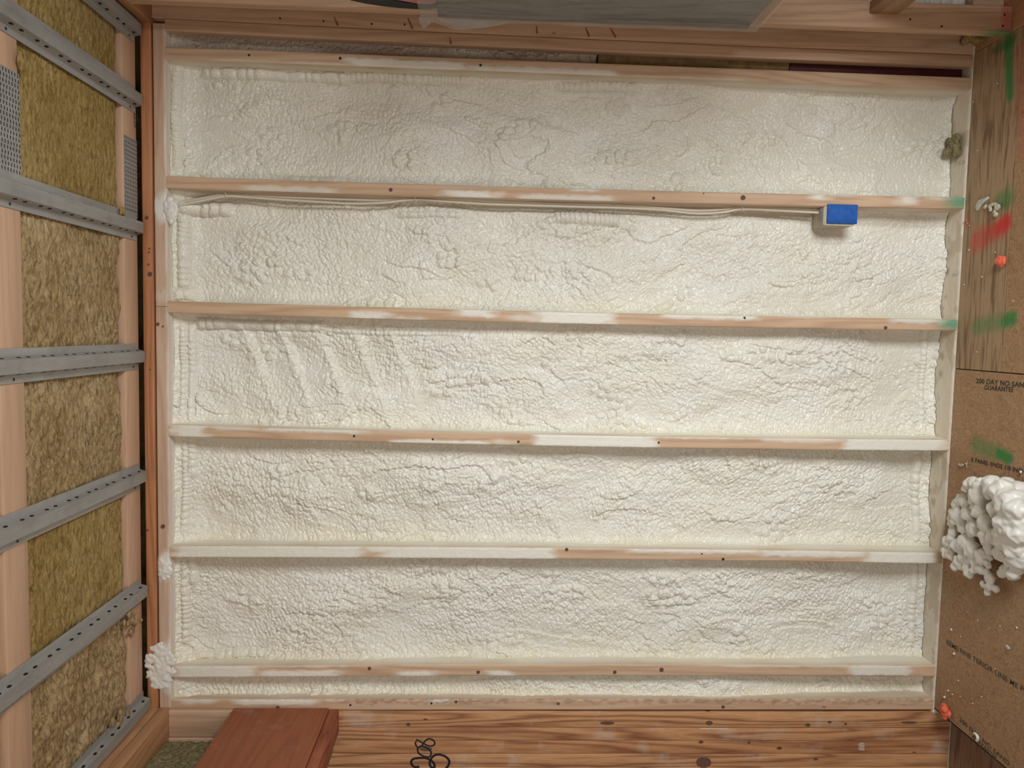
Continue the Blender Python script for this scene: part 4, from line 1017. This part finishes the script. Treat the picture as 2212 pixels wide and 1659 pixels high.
R_ += [[at(1512, 1573, 2, -.0005), at(1572, 1573.6, 2, -.0005), at(1572, 1575, 2, -.0005), at(1512, 1574.6, 2, -.0005)]]
tag(strokes('scratch_mark', R_[:5], m_paper, gp), 'small ladder of white scratches'); tag(strokes('scratch_mark', R_[5:], m_paper, gp), 'thin straight white scratch')
# sealant at the foot of the post
o = lumber('sealant_strip', m_scrap, (H+LOW-.004, H+LOW-.0008), (bs[-1], XL-.03), (-.0035, -.0002), 'b', parent=gp, ch=.0008)

# ----------------------------------------------------------------- prints on the floor
floors = [o for o in C.objects if o.name.startswith('floor')]
fo_osb = [o for o in floors if o.data.materials[0] == m_osb and len(o.data.vertices) > 5000][-1]
def floor_text(body, x, y, x2, y2, hpx, mat=m_stamp, yoff=None):
    """text whose baseline runs from photo point (x, y) to (x2, y2) on the floor"""
    p = at(x, y, 0, H-.0004); q = at(x2, y2, 0, H-.0004)
    X = Vector(W(q))-Vector(W(p)); L = X.length; Y = Vector((0,0,1)).cross(X.normalized())
    # height from the photo: a point hpx above the baseline start
    r = at(x, y-hpx, 0, H-.0004); hh = abs((Vector(W(r))-Vector(W(p))).dot(Y))
    size = hh/.70
    o = text(body, W(p), X, Y, size, mat, fo_osb); 
    co = np.array([v.co[:] for v in o.data.vertices]); Xn = np.array(X.normalized()[:]); t = co@Xn; t0 = t.min(); s = L/(t.max()-t0)
    co = co+np.outer((t-t0)*(s-1), Xn); o.data.vertices.foreach_set('co', co.astype(np.float32).ravel()); o.data.update(); return o
floor_text('200 DAY NO SAND', 2108, 827, 2222, 838, 10)
floor_text('GUARANTEE', 2126, 841.5, 2189, 847, 10)
floor_text('E PANEL ENDS 1/8 INCH', 2098, 997, 2214, 1024, 9)
floor_text('EEME FINE TERIOR LINE ME PO', 2044, 1391, 2222, 1502, 10, m_stampf)
floor_text('200 DAY NO SAND', 2072, 1557, 2180, 1655, 9, m_stampf)
floor_text('GUARANTEE', 2101, 1594, 2152, 1642, 8, m_stampf)

# ----------------------------------------------------------------- things lying on the floor
def on_floor(x, y, h=0): return at(x, y, 0, H-h)
# big clump of cut-off foam
rs = np.random.RandomState(7); pr = []
spec = [(2172,1062,.030,.095),(2192,1088,.034,.10),(2206,1124,.034,.09),(2184,1152,.030,.08),(2150,1050,.026,.085),(2126,1072,.026,.07),(2206,1172,.030,.07),(2150,1062,.020,.085),(2125,1050,.018,.075),(2178,1075,.024,.105),(2200,1100,.026,.11),(2165,1100,.024,.09),(2185,1130,.028,.10),(2205,1150,.026,.095),(2115,1075,.020,.06),(2105,1045,.018,.06),
        (2090,1080,.016,.04),(2075,1090,.016,.035),(2066,1120,.015,.03),(2080,1115,.018,.045),(2100,1110,.020,.055),(2125,1105,.020,.07),(2140,1130,.022,.07),(2115,1140,.022,.05),(2090,1140,.018,.035),
        (2068,1150,.016,.03),(2056,1170,.017,.03),(2050,1190,.014,.028),(2062,1198,.016,.03),(2078,1178,.020,.04),(2095,1170,.020,.045),(2108,1190,.021,.04),(2092,1205,.018,.03),(2085,1222,.014,.025),(2100,1228,.016,.025),(2116,1218,.016,.03),(2128,1200,.018,.04),
        (2140,1160,.022,.06),(2160,1160,.024,.07),(2180,1170,.024,.075),(2200,1185,.024,.08),(2150,1185,.018,.045),(2170,1195,.020,.05),(2190,1210,.018,.045),(2205,1225,.018,.05),(2180,1232,.015,.03),(2195,1240,.016,.035),(2210,1200,.03,.06),
        (2145,1205,.009,.03),(2142,1222,.009,.028),(2138,1236,.011,.022),(2144,1248,.013,.02),(2132,1262,.010,.018),(2146,1266,.012,.02),(2158,1272,.010,.018),(2140,1280,.009,.016)]
for i, (x, y, r, hh) in enumerate(spec):
    p = on_floor(x, y, hh); pr.append(lump(W(p), r*1.28, 3, .26, (1,1,.95), i+3, 1.6))
    # fill down to the floor
    if hh > .05: pr.append(lump(W((H-max(.016, hh*.5), p[1], p[2]-.0)), r*1.1, 2, .15, (1,1,1.2), i+90, 1.8))
for i in range(90):
    k = rs.randint(7, 48); x, y, r, hh = spec[k]; p = on_floor(x+rs.uniform(-16,16), y+rs.uniform(-18,18), hh+.006)
    pr.append(lump(W(p), rs.uniform(.009,.019), 2, .3, (1,1,1), i+200, 1.8))
cl = blob('foam_clump', m_foamw, pr, 'big knobbly clump of cut off white foam lying on the floor', 'foam clump', vox=.0030, it=6)
mn = min((v.co.z for v in cl.data.vertices)); cl.location.z += -(cl.location.z+mn)-.004+.0035
# orange caulk or foam bits
def petal(x, y, r, seed, label, group=None, mat=m_orange, name='orange_foam_bit', cat='foam scrap'):
    rs = np.random.RandomState(seed); p = on_floor(x, y, r*.6); pr = [lump(W(p), r*.62, 3, .25, (1,1,.8), seed)]
    for i in range(6):
        t = i*1.05+rs.rand()*.4; pr.append(lump((W(p)[0]+r*.5*math.cos(t), W(p)[1]+r*.5*math.sin(t), r*.45+rs.rand()*r*.4), r*rs.uniform(.34,.5), 2, .35, (1,1,.75), seed+i*7+1, 3))
    return blob(name, mat, pr, label, cat, vox=.0022, it=1, group=group)
petal(2162, 565, .022, 3, 'bright orange foam bit lying alone on the plywood strip')
petal(2040, 1536, .030, 9, 'bright orange foam bit in the floor corner at the laminated post')
# paper and foam scraps near the red paint
def scrap(x0, pts, mat, name, label, hh, seed, th=.002, cat='scrap'):
    P = [on_floor(x, y, h_) for x, y, h_ in pts]; cx_ = np.mean([W(p) for p in P], 0)
    V = [W(p) for p in P]; n = len(V); V = V+[tuple(cx_+np.array([0,0,hh]))]+[(v[0], v[1], max(.0005, v[2]-th)) for v in V]+[tuple(cx_+np.array([0,0,hh-th]))]
    Fc = [(i, (i+1)%n, n) for i in range(n)]+[(n+1+(i+1)%n, n+1+i, 2*n+1) for i in range(n)]+[(i, n+1+i, n+1+(i+1)%n, (i+1)%n) for i in range(n)]
    o = mesh_obj(name, V, Fc, mat); s = o.modifiers.new('sub', 'SUBSURF'); s.levels = 1; s.render_levels = 1; tag(o, label, cat); return o
scrap(0, [(2105,452,.002),(2107,440,.012),(2113,431,.02),(2124,429,.02),(2131,424,.012),(2140,424,.004),(2136,430,.004),(2122,440,.006),(2117,448,.003),(2111,459,.001)], m_paper, 'paper_scrap', 'torn curled white paper scrap on the floor near the outlet stud', .006, 1)
pr = []; rs = np.random.RandomState(8)
for i in range(16):
    p = on_floor(rs.uniform(2127,2155), rs.uniform(440,464), .006); pr.append(lump(W(p), rs.uniform(.004,.009), 2, .4, (1,1,.7), i+5, 3))
blob('foam_scrap', m_scrap, pr, 'crumpled yellowish foam scrap between the paper scrap and the red paint', 'foam scrap', vox=.002, it=1)
scrap(0, [(2150,438,.008),(2158,440,.014),(2162,446,.010),(2159,452,.006),(2151,459,.003),(2155,450,.010)], m_paper, 'foam_shaving', 'pale curled foam shaving beside the yellowish scrap', .004, 2, cat='foam scrap')
pr = [lump(W(on_floor(2087,475,.006)), .005, 2, .3, (1,1,.8), 1), lump(W(on_floor(2090,482,.004)), .004, 2, .3, (1,1,.7), 2), lump(W(on_floor(2094,487,.003)), .0035, 2, .3, (1.6,1,.7), 3)]
blob('foam_scrap', m_orange, pr, 'tiny orange and white foam crumb at the foot of the bay left of the outlet', 'foam scrap', vox=.0015, it=1)
pr = []; rs = np.random.RandomState(18)
for i in range(9):
    p = on_floor(rs.uniform(2072,2096), rs.uniform(996,1008), .004); pr.append(lump(W(p), rs.uniform(.002,.005), 2, .4, (1,1,.7), i+5, 3))
blob('foam_scrap', m_scrap, pr, 'small olive foam crumb beside the printed panel text', 'foam scrap', vox=.0014, it=1)
V, Fc = tube([W(on_floor(2105,1584,.006)), W(on_floor(2110,1588,.007)), W(on_floor(2112,1594,.008)), W(on_floor(2110,1600,.006))], .0048, 8, 4)
tag(mesh_obj('foam_scrap', V, Fc, m_foamw, smooth=True), 'white bean shaped foam scrap over the faded print near the floor edge', 'foam scrap')
scrap(0, [(2169,1391,.002),(2176,1393,.006),(2183,1399,.006),(2183,1403,.003),(2177,1405,.003),(2173,1400,.003)], m_paper, 'foam_shaving', 'flat white leaf shaped shaving on the floor below the big clump', .003, 3, cat='foam scrap')
# foam flaps at the edge of the bottom plate and the plugged patch
pr = []; rs = np.random.RandomState(28)
for i in range(22):
    p = at(2062+rs.normal()*6, 318+rs.normal()*9, 2, .045); pr.append(lump(W((min(p[0], H-.010), p[1], rs.uniform(.03,.075))), rs.uniform(.010,.017), 2, .3, (1,1,.8), i+5, 2.5))
blob('wool_plug', m_woolg, pr, 'olive grey wool wad stuffed at the foot of the bay nearest the window', 'insulation tuft', vox=.003, it=2)
pr = []; rs = np.random.RandomState(38)
for i in range(12):
    p = at(rs.uniform(2112,2138), rs.uniform(88,108), 2, -.045); pr.append(lump(W((H-.022-rs.rand()*.03, XR+.016+rs.rand()*.025, rs.uniform(-.07,-.02))), rs.uniform(.010,.015), 2, .35, (1,1,1), i+5, 3))
blob('wool_tuft', m_wooly, pr, 'yellow wool bit in the floor corner behind the green sprayed stud', 'insulation tuft', vox=.003, it=1)
for i, (x, y) in enumerate(((2074,352),(2062,592))):
    scrap(0, [(x-6,y-3,.004),(x,y-5,.012),(x+6,y-3,.014),(x+4,y+4,.006),(x-2,y+6,.004)], m_paper, 'foam_shaving', ('white foam shaving beside the olive wool wad', 'curled foam shaving at the foot of the second bay')[i], .004, 20+i, cat='foam scrap')
# small crumbs
rs = np.random.RandomState(44)
crumbs = [(2055,1360,3),(2061,1412,3.2),(2112,1340,1.6),(2075,1375,1.4),(2074,1505,1.3),(2120,1505,1.5),(2048,1492,2.4),(2057,1500,1.6),(2040,1506,3),(2101,1520,1.5),(2150,1445,1.3),(2196,1356,2),(2160,1352,1.3),(2090,1322,1.3),(2010+60,1470,1.6),(2205,1020,3),(2188,650,1.3),(2093,540,2),(2155,180,1.5),(2102,220,1.6),(2111,325,1.3),(2150,545,1.6),(2121,598,1.8),(2083,615,1.5),(2110,760,1.3)]
c0 = None
for (x, y, r) in crumbs:
    p = on_floor(x, y, r/650*.7); V, Fc = lump(W(p), r/650, 2, .3, (1,1,.7), int(x*7+y), 2.5)
    o = mesh_obj('foam_crumb', V, Fc, m_foamw, smooth=True); tag(o, 'tiny white foam crumb scattered on the floor', 'foam crumb', 'foam crumbs scattered on the floor')
